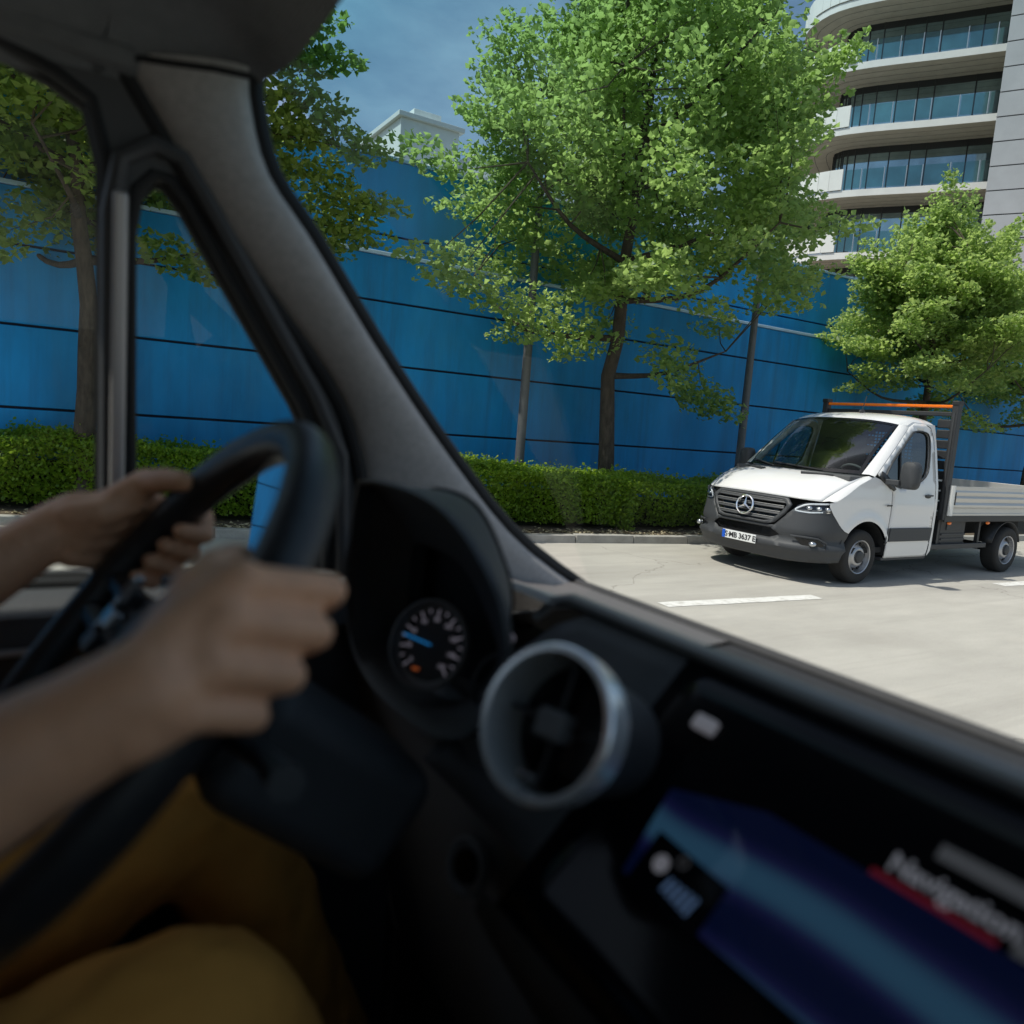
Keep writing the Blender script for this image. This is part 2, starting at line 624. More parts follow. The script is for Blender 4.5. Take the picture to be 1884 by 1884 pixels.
# kerb stones, one by one
kerb = bpy.data.objects.new('kerb', None)
COL.objects.link(kerb)
tag(kerb, kind='structure')
rnd = random.Random(5)
x = -6.0
while x < 34:
    # step one stone along the line
    p = Vector((x, ky(x), 0))
    x2 = x
    while (Vector((x2, ky(x2), 0)) - p).length < 1.0:
        x2 += .01
    q = Vector((x2, ky(x2), 0))
    d = (q - p).normalized()
    nrm = Vector((-d.y, d.x, 0))
    c = (p + q) / 2 + nrm * (.075 + rnd.uniform(-.006, .006))
    h = .12 + rnd.uniform(-.006, .006)
    mb = MB().obox((c.x, c.y, h / 2 - .02), d * ((q - p).length / 2 - .006), nrm * .075, (0, 0, h / 2 + .02))
    mb.build('kerb_stone', 'kerbstone', kerb, bevel=.014, smooth=True)
    x = x2
for a, b in (((-40, 12.0), (-6, None)), ((34, None), (90, None))):
    xx = np.linspace(a[0], b[0], 12)
    mb = MB()
    pr = [(0, 0), (0, .12), (.15, .12), (.15, 0)]
    mb.grid([[(x, ky(x) + o_, z) for x in xx] for o_, z in pr], flip=True)
    mb.build('kerb_run', 'kerbstone', kerb, smooth=False)
# lane dashes
for i, (a, b) in enumerate((((-0.55, 5.93), (1.6, 5.84)), ((5.30, 5.60), (7.50, 5.44)), ((11.20, 5.30), (13.4, 5.20)), ((17.1, 5.04), (19.3, 4.95)))):
    a, b = Vector((*a, 0)), Vector((*b, 0))
    d = (b - a).normalized()
    n = Vector((-d.y, d.x, 0)) * .095
    mb = MB()
    k = 14
    rr = random.Random(i)
    mb.grid([[a + (b - a) * t / k + n * (s + rr.uniform(-.06, .06)) + Vector((0, 0, .004)) for t in range(k + 1)] for s in (1, -1)], flip=True)
    tag(mb.build('lane_marking', 'paint', smooth=False), kind='structure')

# ------------------------------------------------------------------ blue walls
def wall(y, joints, x0, x1, m, label, thick=.25):
    t = thing('blue_wall', (x0, y, 0), label, 'wall')
    zs = joints
    for a, b in zip(zs[:-1], zs[1:]):
        MB().box((x0, y, a + .016), (x1, y + thick, b - .016)).build('panel', m, t, bevel=.012, smooth=True)
    MB().box((x0, y + .05, zs[0]), (x1, y + thick - .01, zs[-1] - .02)).build('backing', 'joint', t, smooth=False)
    z = zs[-1] - .012
    MB().box((x0, y - .035, z), (x1, y + thick + .03, z + .06)).build('coping', 'coping', t, bevel=.01)
    return t
wall(12.2, [-.1, .31, 1.40, 2.49, 3.52, 4.26], -45, 95, 'wallblue', 'long low deep blue panelled wall right behind the hedge')
wall(13.15, [-.1, 1.2, 2.4, 3.6, 4.8, 6.08], -45, 95, 'wallblue2', 'taller lighter blue wall standing behind the low blue wall')

# ------------------------------------------------------------------ leaves
def leaf_cloud(centres, sig, per, size, rng, up_bias=0.6, flat=0.55, axis=None):
    """kite-shaped leaves (2 triangles) scattered in flat sprays round centres"""
    n = len(centres) * per
    c = np.repeat(np.asarray(centres), per, axis=0)
    off = rng.normal(size=(n, 3))
    off /= np.linalg.norm(off, axis=1)[:, None]
    off *= (rng.uniform(0, 1, n) ** .45)[:, None] * 1.75 * sig
    if axis is None:
        off *= np.array([1, 1, flat])
    else:
        ax = np.repeat(np.asarray(axis), per, axis=0)
        sd_ = np.cross(ax, np.array([0, 0, 1.0]))
        sd_ /= np.linalg.norm(sd_, axis=1)[:, None] + 1e-9
        un = np.cross(sd_, ax)
        taper = (1.15 - off[:, :1] / (1.75 * sig) * .55)
        off = ax * off[:, :1] * 1.45 + sd_ * off[:, 1:2] * .85 * taper + un * off[:, 2:3] * .42 * taper
        off[:, 2] -= .10 * (off[:, 0] ** 2 + off[:, 1] ** 2)
    p = c + off
    nr = rng.normal(size=(n, 3))
    nr[:, 2] = np.abs(nr[:, 2]) + up_bias
    nr /= np.linalg.norm(nr, axis=1)[:, None]
    a = np.cross(nr, rng.normal(size=(n, 3)))
    a /= np.linalg.norm(a, axis=1)[:, None]
    b = np.cross(nr, a)
    s = (size * rng.uniform(.45, 1.45, n))[:, None]
    droop = nr * s * .22
    v0 = p - a * s * .5
    v1 = p + b * s * .42 - droop - a * s * .05
    v2 = p + a * s * .55 - droop * .5
    v3 = p - b * s * .42 - droop - a * s * .05
    V = np.stack([v0, v1, v2, v3], 1).reshape(-1, 3)
    i = np.arange(n)[:, None] * 4
    F = np.concatenate([i + np.array([[0, 1, 2]]), i + np.array([[0, 2, 3]])], 1).reshape(-1, 3)
    return V, F

def tree(base, hgt, cc, rad, ncl, per, seed, label, lean=(0, 0), tr=.13, m='leaf', sig=.29, size=.098, extra=(), cone=0.0, group='street trees along the hedge'):
    rng = np.random.default_rng(seed)
    t = thing('street_tree', (base[0], base[1], .1), label, 'tree', group)
    b = np.array([base[0], base[1], .1])
    top = np.array([cc[0], cc[1], cc[2] + rad[2] * .7])
    # trunk
    P = []
    k = 14
    for i in range(k + 1):
        f = i / k
        q = b + (top - b) * f
        q[:2] += rng.normal(size=2) * .035 * (i > 0) + np.array(lean) * math.sin(f * 2.5)
        P.append(q)
    rr = [tr * (1.25 if i == 0 else 1) * (1 - .85 * (i / k) ** .9) + .012 for i in range(k + 1)]
    mb = MB().tube(P, rr, 12)
    mb.build('trunk', 'bark', t, angle=80)
    # limbs
    limbs = MB()
    ends = []
    zc0 = cc[2] - rad[2] * .75
    for i in range(13):
        f = (i + .5) / 13
        z = zc0 - .5 + (top[2] - zc0) * f * .85
        st = P[int(np.clip((z - b[2]) / (top[2] - b[2]) * k, 0, k))]
        az = i * 2.4 + rng.uniform(-.4, .4)
        ln = rad[0] * (.95 - .45 * f) * rng.uniform(.7, 1.0)
        e = st + np.array([math.cos(az) * ln, math.sin(az) * ln * rad[1] / rad[0], ln * (.25 + .6 * f)])
        mid = (st + e) / 2 + np.array([0, 0, -.10 * ln]) + rng.normal(size=3) * .12
        pts = [cr([st, mid, e], s / 8) for s in range(9)]
        limbs.tube(pts, [.055 * (1 - .8 * s / 8) * tr / .13 for s in range(9)], 7)
        ends += pts[2:]
    ends = np.array(ends)
    C = []
    ph = rng.uniform(0, 6.28, 6)
    while len(C) < ncl:
        d = rng.normal(size=3)
        d /= np.linalg.norm(d)
        az = math.atan2(d[1], d[0])
        lump = 1 + .13 * math.sin(3 * az + ph[0]) + .11 * math.sin(5 * az + 4 * d[2] + ph[1]) + .09 * math.sin(7 * d[2] + ph[2] + 2 * az)
        r_ = (rng.uniform(.18, 1) ** .42) * lump
        if cone:
            sh = 1 - cone * max(0, d[2] * r_ * .5 + .5)
        else:
            sh = 1
        if d[2] < -.55 and rng.random() < .5:
            continue
        C.append((cc[0] + d[0] * r_ * rad[0] * sh, cc[1] + d[1] * r_ * rad[1] * sh, cc[2] + d[2] * r_ * rad[2]))
    C += list(extra)
    C = np.array(C)
    tw = MB()
    for c in C[::2]:
        j = np.argmin(((ends - c) ** 2).sum(1))
        e = ends[j]
        tw.tube([e, (e + c) / 2 + rng.normal(size=3) * .08, c], [.016, .011, .005], 4, cap=False)
    lo = limbs.build('limb', 'bark', t, angle=80)
    tw.build('twig', 'twig', lo, smooth=False)
    lo['kind'] = 'stuff'
    AX = C - np.array([cc[0], cc[1], cc[2] - rad[2] * .55])
    AX += rng.normal(size=AX.shape) * .35
    AX[:, 2] *= .55
    AX /= np.linalg.norm(AX, axis=1)[:, None]
    V, F = leaf_cloud(C, sig, per, size, rng, axis=AX)
    V = V - np.array(wloc(t))
    o = fast_mesh('crown', V, F, 3, m, t)
    o['kind'] = 'stuff'
    return t

tree((8.48, 10.75), 9, (8.7, 10.3, 6.35), (3.8, 3.2, 3.75), 360, 195, 3, 'big bright green street tree in the middle, trunk rising behind the hedge', lean=(-.28, 0), tr=.15, cone=.34,
     extra=[(5.0, 10.2, 3.75), (5.4, 10.1, 3.6), (5.9, 10.1, 3.55), (6.4, 10.2, 3.45), (6.8, 10.2, 3.25), (7.2, 10.3, 3.15), (7.5, 10.3, 3.05), (9.4, 10.4, 3.0), (9.75, 10.4, 2.75), (10.1, 10.4, 2.5), (10.5, 10.4, 2.4), (10.9, 10.4, 2.35), (4.7, 10.3, 4.0), (4.6, 10.4, 5.4), (4.9, 10.3, 5.2)])
tree((.40, 11.55), 9, (-.45, 11.1, 5.85), (2.5, 2.2, 2.5), 190, 300, 11, 'left street tree whose crown fills the door window, trunk just left of the window bar', m='leafdark', tr=.14, lean=(.34, 0),
     extra=[(2.9, 10.6, 3.9), (3.2, 10.6, 4.1), (3.5, 10.6, 4.2), (2.6, 10.7, 3.7), (3.7, 10.6, 4.55), (3.3, 10.6, 4.6), (3.5, 10.5, 5.2), (3.0, 10.6, 5.4), (1.9, 10.8, 3.5), (1.4, 10.8, 3.45), (2.32, 10.6, 6.36), (2.67, 10.6, 6.14), (2.41, 10.6, 5.66), (2.83, 10.6, 5.65), (2.57, 10.6, 5.17), (3.02, 10.6, 6.3), (2.31, 10.6, 4.71), (2.87, 10.6, 4.83), (2.22, 10.6, 5.22), (2.5, 10.6, 6.9), (2.2, 10.7, 7.3), (2.8, 10.7, 6.7)])
tree((17.6, 10.6), 7, (17.7, 10.5, 5.05), (2.8, 2.5, 2.3), 210, 290, 21, 'smaller bushy street tree rising behind the white truck', m='leaf', tr=.11, cone=.55)
tree((22.9, 10.6), 7, (22.6, 10.4, 4.7), (2.7, 2.4, 2.2), 140, 220, 31, 'street tree cut off by the right edge of the picture', m='leaf', tr=.11, cone=.45)

# ------------------------------------------------------------------ hedges
def hedge(x0, x1, h, dpt, seed, label, dens=900):
    rng = np.random.default_rng(seed)
    xm = (x0 + x1) / 2
    t = thing('hedge', (xm, ky(xm) + .6, .1), label, 'hedge', 'clipped hedges behind the kerb')
    w = wloc(t)
    mb = MB()
    n = 24
    rows = []
    xs_ = np.linspace(x0 + .1, x1 - .1, n)
    def yf(x):
        return ky(x) + .55
    def bk(x):
        return min(ky(x) + .55 + dpt, 12.1)
    for o_, z in ((0.50, .1), (.42, h - .30), (.6, h - .22)):
        rows.append([(x, yf(x) + o_, z) for x in xs_])
    for o_, z in ((-.5, h - .22), (-.13, h - .30), (-.13, .1)):
        rows.append([(x, max(bk(x) + o_, yf(x) + .7), z) for x in xs_])
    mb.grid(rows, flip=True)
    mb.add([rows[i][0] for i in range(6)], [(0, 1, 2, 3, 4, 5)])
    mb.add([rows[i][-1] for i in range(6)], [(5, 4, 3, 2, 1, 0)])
    mb.build('dark_core', 'hedgecore', t, smooth=False)  # closed near-black hull behind the leaf shell
    # leaves on the front, the top and the ends
    ln = x1 - x0
    nf = int(ln * h * dens)
    nt = int(ln * dpt * dens * .8)
    xf = rng.uniform(x0, x1, nf)
    zf = h * rng.uniform(0.06, 1, nf) ** .8
    yy = np.array([yf(x) for x in xf])
    bulge = .10 * np.sin(xf * 2.3) * np.sin(zf * 4 + xf) + .06 * np.sin(xf * 6.1 + 1) + .16 * (1 - zf / h) ** 2
    pf = np.stack([xf, yy + .06 + bulge + np.abs(rng.normal(size=nf)) * .11 - (rng.random(nf) < .04) * rng.uniform(0, .12, nf), zf + .1], 1)
    xt = rng.uniform(x0, x1, nt)
    ut = rng.uniform(0, 1, nt)
    yt = np.array([yf(x) + .05 + (bk(x) - yf(x) - .05) * u for x, u in zip(xt, ut)])
    zt = h + .07 * np.sin(xt * 2.1 + seed) + .06 * np.sin(xt * 5 + yt * 6) + .04 * np.sin(xt * 13 + yt * 11) + (rng.random(nt) < .05) * rng.uniform(0, .14, nt) - .10 * np.clip(.15 - ut, 0, 1) / .15 + rng.normal(size=nt) * .035
    pt = np.stack([xt, yt, zt + .05], 1)
    ne = int(dpt * h * dens * 1.2)
    pe = np.stack([rng.choice([x0, x1], ne) + rng.normal(size=ne) * .06, np.array([yf(xm)] * ne) + 0, rng.uniform(.1, h, ne)], 1)
    for i in range(ne):
        xe = pe[i, 0]
        pe[i, 1] = yf(xe) + rng.uniform(0, 1) * (bk(xe) - yf(xe))
    V, F = leaf_cloud(np.concatenate([pf, pt, pe]),   .012, 1, .05, rng, up_bias=.25)
    o = fast_mesh('foliage', V - np.array(w), F, 3, 'hedgeleaf', t)
    o['kind'] = 'stuff'
hedge(-5.5, 3.2, .95, 1.1, 1, 'clipped green hedge seen through the door and quarter windows', 3600)
hedge(3.25, 8.0, .87, 1.55, 2, 'bright sunlit clipped hedge in front of the blue wall, left of the middle trunk', 3600)
hedge(8.05, 17.0, .80, 1.5, 3, 'darker clipped hedge running behind the white truck', 2600)

# fallen leaves on the planting strip
rng = np.random.default_rng(8)
n = 1500
xx = rng.uniform(-4, 13, n)
pp = np.stack([xx, np.array([ky(x) for x in xx]) + .17 + np.abs(rng.normal(size=n)) * .25, np.full(n, .118) + rng.uniform(0, .02, n)], 1)
V, F = leaf_cloud(pp, .004, 1, .055, rng, up_bias=3.0)
tag(fast_mesh('fallen_leaves', V, F, 3, 'litter'), 'dry pale fallen leaves lying on the soil behind the kerb', 'leaves', kind='stuff')

# ------------------------------------------------------------------ lamp posts in front of the wall
def post(x, y, label):
    t = thing('lamp_post', (x, y, .1), label, 'lamp post', 'grey posts before the blue wall')
    MB().lathe([(.0, 0), (.15, 0), (.15, .05), (.11, .12), (.10, .5), (.085, .55)], (x, y, .1), (0, 0, 1), 16).build('foot', 'pole', t)
    MB().tube([(x, y, .6), (x, y, 3), (x, y, 5.6)], [.085, .078, .06], 14).build('shaft', 'pole', t)
    MB().tube([(x, y, 5.55), (x, y - .15, 5.75), (x, y - .7, 5.85)], [.05, .045, .04], 10).build('arm', 'pole', t)
    h = MB().box((x - .11, y - 1.2, 5.80), (x + .11, y - .65, 5.90)).build('lamp_head', 'pole', t, bevel=.02)
    MB().box((x - .08, y - 1.15, 5.785), (x + .08, y - .75, 5.802)).build('lens', 'lampglass', h, smooth=False)
post(7.15, 11.55, 'grey lamp post left of the middle tree trunk')
post(12.55, 11.4, 'grey lamp post between the middle tree and the truck')
# ------------------------------------------------------------------ apartment block behind the wall
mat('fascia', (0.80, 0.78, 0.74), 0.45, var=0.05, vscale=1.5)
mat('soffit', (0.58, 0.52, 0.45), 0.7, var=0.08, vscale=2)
mat('whitewall', (0.80, 0.79, 0.75), 0.6, var=0.06, vscale=.8)
mat('greytower', (0.40, 0.40, 0.41), 0.7, var=0.08, vscale=.7)
mat('mullion', (0.03, 0.032, 0.035), 0.4)
mat('blockwin', (0.30, 0.42, 0.46), 0.05, metal=.85, spec=0.9, var=.35, vscale=.35)
mat('rod', (0.55, 0.55, 0.55), 0.3, metal=.8)
glass('railglass', (0.34, 0.62, 0.58), 2.2)
mat('roofgrey', (0.30, 0.29, 0.28), 0.8)

A = Vector((41.6, 22.2, 0))
B = Vector((37.5, 28.9, 0))
dAB = (B - A).normalized()
out = Vector((-dAB.y, dAB.x, 0))          # towards the street
if out.dot(-A) < 0:
    out = -out
E0 = A - dAB * 9                          # right end, outside the picture
# plan of a balcony slab: straight front, then rounded to the far end
front = [E0, A, A + (B - A) * .5, B]
Cn = B + dAB * 2.2 - out * .9
Dn = B + dAB * 3.4 - out * 3.2
En = B + dAB * 3.2 - out * 9
curve = [cr([tuple(p) for p in (A + (B - A) * .5, B, Cn, Dn, En)], t / 16) for t in range(17)]
edge = [tuple(E0), tuple(A)] + [tuple(c) for c in curve]
blk = thing('apartment_block', (A.x, A.y, 0), 'tall apartment block with white curved balconies and green glass railings, top right', 'building')
def inset(pts, d):
    o = []
    n = len(pts)
    for i, p in enumerate(pts):
        a = Vector(pts[max(i - 1, 0)])
        b = Vector(pts[min(i + 1, n - 1)])
        t = (b - a)
        t.z = 0
        t.normalize()
        nn = Vector((-t.y, t.x, 0))
        if nn.dot(out) < 0 and i < 6:
            nn = -nn
        o.append(Vector(p) - nn * d)
    return o
def side(pts):
    """outward normals by turning right of travel; consistent along the edge"""
    a, b = Vector(pts[1]), Vector(pts[2])
    t = (b - a).normalized()
    n = Vector((-t.y, t.x, 0))
    return 1 if n.dot(out) > 0 else -1
SG = side(edge)
def off(pts, d):
    o = []
    n = len(pts)
    for i, p in enumerate(pts):
        t = Vector(pts[min(i + 1, n - 1)]) - Vector(pts[max(i - 1, 0)])
        t.z = 0
        t.normalize()
        o.append(Vector(p) + Vector((-t.y, t.x, 0)) * SG * d)
    return o
levels = [5.4, 8.75, 12.1, 15.45, 18.8, 22.15, 25.5, 28.85]
far = [E0 - out * 12, En - out * 3]
for li, z in enumerate(levels):
    o0 = off(edge, 0)
    mb = MB()
    mb.grid([[p + Vector((0, 0, z)) for p in o0], [p + Vector((0, 0, z + .36)) for p in o0]])
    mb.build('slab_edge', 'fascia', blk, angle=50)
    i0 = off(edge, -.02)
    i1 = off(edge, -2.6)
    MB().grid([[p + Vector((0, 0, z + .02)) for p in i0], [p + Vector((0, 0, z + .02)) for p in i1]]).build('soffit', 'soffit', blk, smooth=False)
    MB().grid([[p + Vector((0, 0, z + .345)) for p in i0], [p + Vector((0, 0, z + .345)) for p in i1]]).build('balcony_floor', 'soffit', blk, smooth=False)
    # plank joints of the soffit
    mb = MB()
    for d in (.65, 1.3, 1.95):
        q0 = off(edge, -d)
        q1 = off(edge, -d - .03)
        mb.grid([[p + Vector((0, 0, z + .012)) for p in q0], [p + Vector((0, 0, z + .012)) for p in q1]])
    mb.build('soffit_joint', 'mullion', blk, smooth=False)
    if z > 27:
        continue
    # glazing set back
    g0 = off(edge, -2.4)
    zb, zt = z + .42, z + 3.37
    for i in range(len(g0) - 1):
        a, b = g0[i], g0[i + 1]
        nseg = max(1, int((b - a).length / 1.9))
        for k in range(nseg):
            p = a + (b - a) * (k / nseg)
            q = a + (b - a) * ((k + 1) / nseg)
            if p.length > 60:
                continue
            pane = MB().grid([[p + Vector((0, 0, zb)), q + Vector((0, 0, zb))], [p + Vector((0, 0, zt - .35)), q + Vector((0, 0, zt - .35))]])
            w = pane.build('window', 'blockwin', blk, smooth=False)
            MB().tube([p + Vector((0, 0, zb)), p + Vector((0, 0, zt))], .045, 4).build('frame', 'mullion', w, smooth=False)
    MB().grid([[p + Vector((0, 0, zt - .36)) for p in g0], [p + Vector((0, 0, zt + .02)) for p in g0]]).build('lintel', 'mullion', blk, smooth=False)
    # railing: glass on the straight front, solid white round the far end
    r_ = off(edge, -.06)
    for i in range(len(r_) - 1):
        a, b = r_[i], r_[i + 1]
        solid = i >= 6
        if solid:
            MB().grid([[a + Vector((0, 0, z + .40)), b + Vector((0, 0, z + .40))], [a + Vector((0, 0, z + 1.5)), b + Vector((0, 0, z + 1.5))]]).build('parapet', 'whitewall', blk, smooth=False, solid=.12)
        else:
            nseg = max(1, int((b - a).length / 1.3))
            for k in range(nseg):
                p = a + (b - a) * ((k + .03) / nseg)
                q = a + (b - a) * ((k + .97) / nseg)
                MB().grid([[p + Vector((0, 0, z + .45)), q + Vector((0, 0, z + .45))], [p + Vector((0, 0, z + 1.45)), q + Vector((0, 0, z + 1.45))]]).build('railing_pane', 'railglass', blk, smooth=False)
                MB().tube([p + Vector((0, 0, z + .40)), p + Vector((0, 0, z + 1.48))], .02, 5).build('railing_post', 'rod', blk, smooth=False)
# inner dark core and white end wall so the block is solid
c0 = off(edge, -2.7)
mb = MB()
mb.grid([[p for p in c0], [p + Vector((0, 0, 29.2)) for p in c0]])
mb.build('core_wall', 'mullion', blk, smooth=False)
MB().prism([tuple(p + Vector((0, 0, 29.27))) for p in off(edge, -.1)] + [tuple(far[1] + Vector((0, 0, 29.27))), tuple(far[0] + Vector((0, 0, 29.27)))], (0, 0, .4)).build('roof', 'roofgrey', blk, smooth=False)
# grey clad stair tower at the right
T0 = Vector((34.2, 18.75, 0))
tw_ = thing('stair_tower', (T0.x, T0.y, 0), 'light grey clad tower with fine horizontal joints at the right edge', 'building')
rtd = Vector((A.y, -A.x, 0)).normalized()
fwd = Vector((A.x, A.y, 0)).normalized()
z = 0.0
while z < 34:
    MB().obox(T0 + rtd * 2.9 + fwd * 3 + Vector((0, 0, z + .49)), rtd * 3.2, fwd * 3, (0, 0, .475)).build('cladding_panel', 'greytower', tw_, smooth=False)
    z += 1.0
MB().obox(T0 + rtd * 2.9 + fwd * 3 + Vector((0, 0, 17)), rtd * 3.15, fwd * 2.95, (0, 0, 17)).build('tower_core', 'mullion', tw_, smooth=False)

# white building far behind, only its top shows above the wall
Q = Vector((33.0, 84.0, 0))
wb = thing('white_building', (Q.x, Q.y, 0), 'far white building with stepped roof showing above the tall blue wall', 'building')
def wbox(name, x0, x1, y0, y1, z0, z1, m='whitewall', par=wb):
    return MB().box((x0, y0, z0), (x1, y1, z1)).build(name, m, par, bevel=.05)
wbox('wall', 33.5, 62, 76, 96, 0, 27.6)
wbox('penthouse', 30.8, 37.5, 78, 90, 27.4, 32.0)
wbox('penthouse_roof', 30.4, 38.0, 77.6, 90.5, 32.0, 32.5, 'fascia')
wbox('stair_house', 33.0, 36.2, 80, 86, 32.5, 34.0)
mb = MB()
mb.prism([(38.0, 77, 27.6), (45.5, 77, 27.6), (39.0, 77, 30.2)], (0, 10, 0))
mb.build('sloped_roof', 'fascia', wb, smooth=False)
for i in range(9):
    for k in range(3):
        x0 = 35.0 + i * 3.0
        MB().box((x0, 75.93, 17.5 + k * 3.3), (x0 + 1.5, 76.05, 19.3 + k * 3.3)).build('window', 'blockwin', wb, smooth=False)
# ------------------------------------------------------------------ the white dropside truck
mat('truckwhite', (0.76, 0.755, 0.74), 0.24, coat=0.8, spec=0.5)
mat('clad', (0.042, 0.045, 0.049), 0.55, bump=.05, bscale=200)
mat('blackplastic', (0.02, 0.021, 0.022), 0.5)
mat('gloss_black', (0.006, 0.006, 0.007), 0.12)
mat('rubber', (0.022, 0.021, 0.020), 0.82, bump=.15, bscale=60)
mat('rimsilver', (0.46, 0.46, 0.47), 0.35, metal=.75, var=.08, vscale=20)
mat('chrome', (0.85, 0.85, 0.86), 0.08, metal=1.0)
mat('alu', (0.60, 0.59, 0.56), 0.42, metal=.55, var=.06, vscale=3, stretch=(.3, 1, 6))
mat('alulight', (0.72, 0.72, 0.70), 0.4, metal=.35)
mat('darkgrey', (0.030, 0.032, 0.035), 0.5, var=.12, vscale=6)
mat('amber', (0.75, 0.16, 0.01), 0.25, coat=.5, emit=(1, .25, .02), estr=.08)
mat('lampwhite', (0.70, 0.73, 0.76), 0.15, emit=(1, 1, 1), estr=.06)
mat('reflector', (0.55, 0.57, 0.6), 0.12, metal=.9)
mat('plate', (0.78, 0.79, 0.78), 0.4)
mat('plateblue', (0.01, 0.10, 0.55), 0.4)
mat('ink', (0.015, 0.015, 0.017), 0.5)
mat('cabgrey', (0.075, 0.078, 0.08), 0.8)
mat('cabseat', (0.04, 0.042, 0.045), 0.9)
mat('underbody', (0.018, 0.018, 0.018), 0.9)
mat('badgeblue', (0.02, 0.2, 0.55), .3)
glass('screenglass', (0.72, 0.80, 0.79), 0.16)
glass('sideglass', (0.30, 0.35, 0.35), 0.22)
glass('lampcover', (0.92, 0.94, 0.95), 1.2)

SU, SV, SW = 1.05, 1.075, .985
TR = thing('flatbed_truck', (8.79, 6.87, 0), 'white dropside truck with dark bumper and orange bar, driving along the kerb', 'truck', rz=.012)
def TT(p):            # u back, v left, w up -> local coordinates of the truck
    return Vector((p[0] * SU, -p[1] * SV, p[2] * SW))
def tb(mb, name, m, par=None, scale=True, mirror=False, **k):
    par = par or TR
    if scale:
        mb.xform(TT)
    else:
        mb.xform(lambda p: Vector((p[0], -p[1], p[2])))
    mb.f = [tuple(reversed(f)) for f in mb.f]
    return mb.build(name, m, par, local=True, **k)
def mir(mb):
    n = MB()
    n.v = [(v[0], -v[1], v[2]) for v in mb.v]
    n.f = [tuple(reversed(f)) for f in mb.f]
    return n

PLAN = [(0, -1.0), (.22, -.995), (.42, -.975), (.60, -.935), (.74, -.875), (.85, -.79), (.92, -.69), (.96, -.57), (.98, -.45), (.985, -.30), (.985, -.1)]
# arc length table of the plan curve
_pl = [cr(PLAN, i / 60) for i in range(61)]
_sl = [0.0]
for i in range(60):
    _sl.append(_sl[-1] + float(np.linalg.norm(_pl[i + 1] - _pl[i])))
def plan_s(s):
    a = abs(s)
    v = float(np.interp(a, _sl, [p[0] for p in _pl]))
    u = float(np.interp(a, _sl, [p[1] for p in _pl]))
    return (v if s >= 0 else -v), u
def plan_v(u):
    if u >= -.12:
        return .985
    us = [p[1] for p in _pl]
    return float(np.interp(u, us, [p[0] for p in _pl]))
def fmap(s, w, d=0.0):
    v, u = plan_s(s)
    k = min(1, max(0, (-.30 - u) / .5))
    sl = 0
    if w > .66:
        sl += (w - .66) * .20
    if w > .98:
        sl += (w - .98) * .35
    if w < .42:
        sl += (.42 - w) * .35
    # outward normal in plan
    v2, u2 = plan_s(s + (.01 if s >= 0 else -.01))
    t = Vector((u2 - u, v2 - v, 0)).normalized()
    n = Vector((-abs(t.y), abs(t.x) * (1 if s >= 0 else -1), 0))
    vv = v * (1 - .05 * max(0, w - .95) / .3)
    return Vector((u + sl * k, vv, w)) + n * d
BASEV = [(.25, .955), (.45, .98), (.8, .985), (1.1, .985), (1.3, .968), (1.5, .935), (1.8, .885), (2.1, .825), (2.25, .79)]
def sv_(u, w):
    return lerp_tab(BASEV, w) * plan_v(u) / .985
def smap(u, w, d=0.0):
    return Vector((u, sv_(u, w) + d, w))
def arc(cx, cz, r_, a0, a1, n=14):
    return [(cx + r_ * math.cos(R(a0 + (a1 - a0) * i / n)), cz + r_ * math.sin(R(a0 + (a1 - a0) * i / n))) for i in range(n + 1)]

# --- hood
def hood_pt(a, b):
    s = a * .90
    f = fmap(s, 1.075 - .02 * abs(a) ** 2)
    rear = Vector((-.27 + .29 * abs(a) ** 2.2, .85 * a, 1.40 - .01 * abs(a)))
    p = f.lerp(rear, b)
    p.z += (.105 - .03 * abs(a) ** 4) * math.sin(math.pi * b ** .85) * .62
    p.y += .05 * a * math.sin(math.pi * b)
    p.z += .012 * (1 - min(1, abs(abs(a) - .62) / .2)) * math.sin(math.pi * b)
    return p
NA, NB = 32, 18
mb = MB().grid([[hood_pt(-1 + 2 * i / NA, j / NB) for i in range(NA + 1)] for j in range(NB + 1)])
hood = tb(mb, 'hood', 'truckwhite', solid=.012, angle=60)
# cowl vents
for sgn in (1, -1):
    mb = MB()
    c = [hood_pt(sgn * a, b) + Vector((0, 0, .010)) for a, b in ((.34, .74), (.72, .80), (.78, .90), (.30, .83))]
    mb.add(c, [(0, 1, 2, 3) if sgn > 0 else (3, 2, 1, 0)])
    v = tb(mb, 'hood_vent', 'blackplastic', hood, smooth=False, solid=.012)
    for k in range(3):
        f = (k + .5) / 3
        p, q = c[0].lerp(c[3], f), c[1].lerp(c[2], f)
        tb(MB().tube([p + Vector((0, 0, .006)), q + Vector((0, 0, .006))], .006, 5), 'slat', 'clad', v, smooth=False)
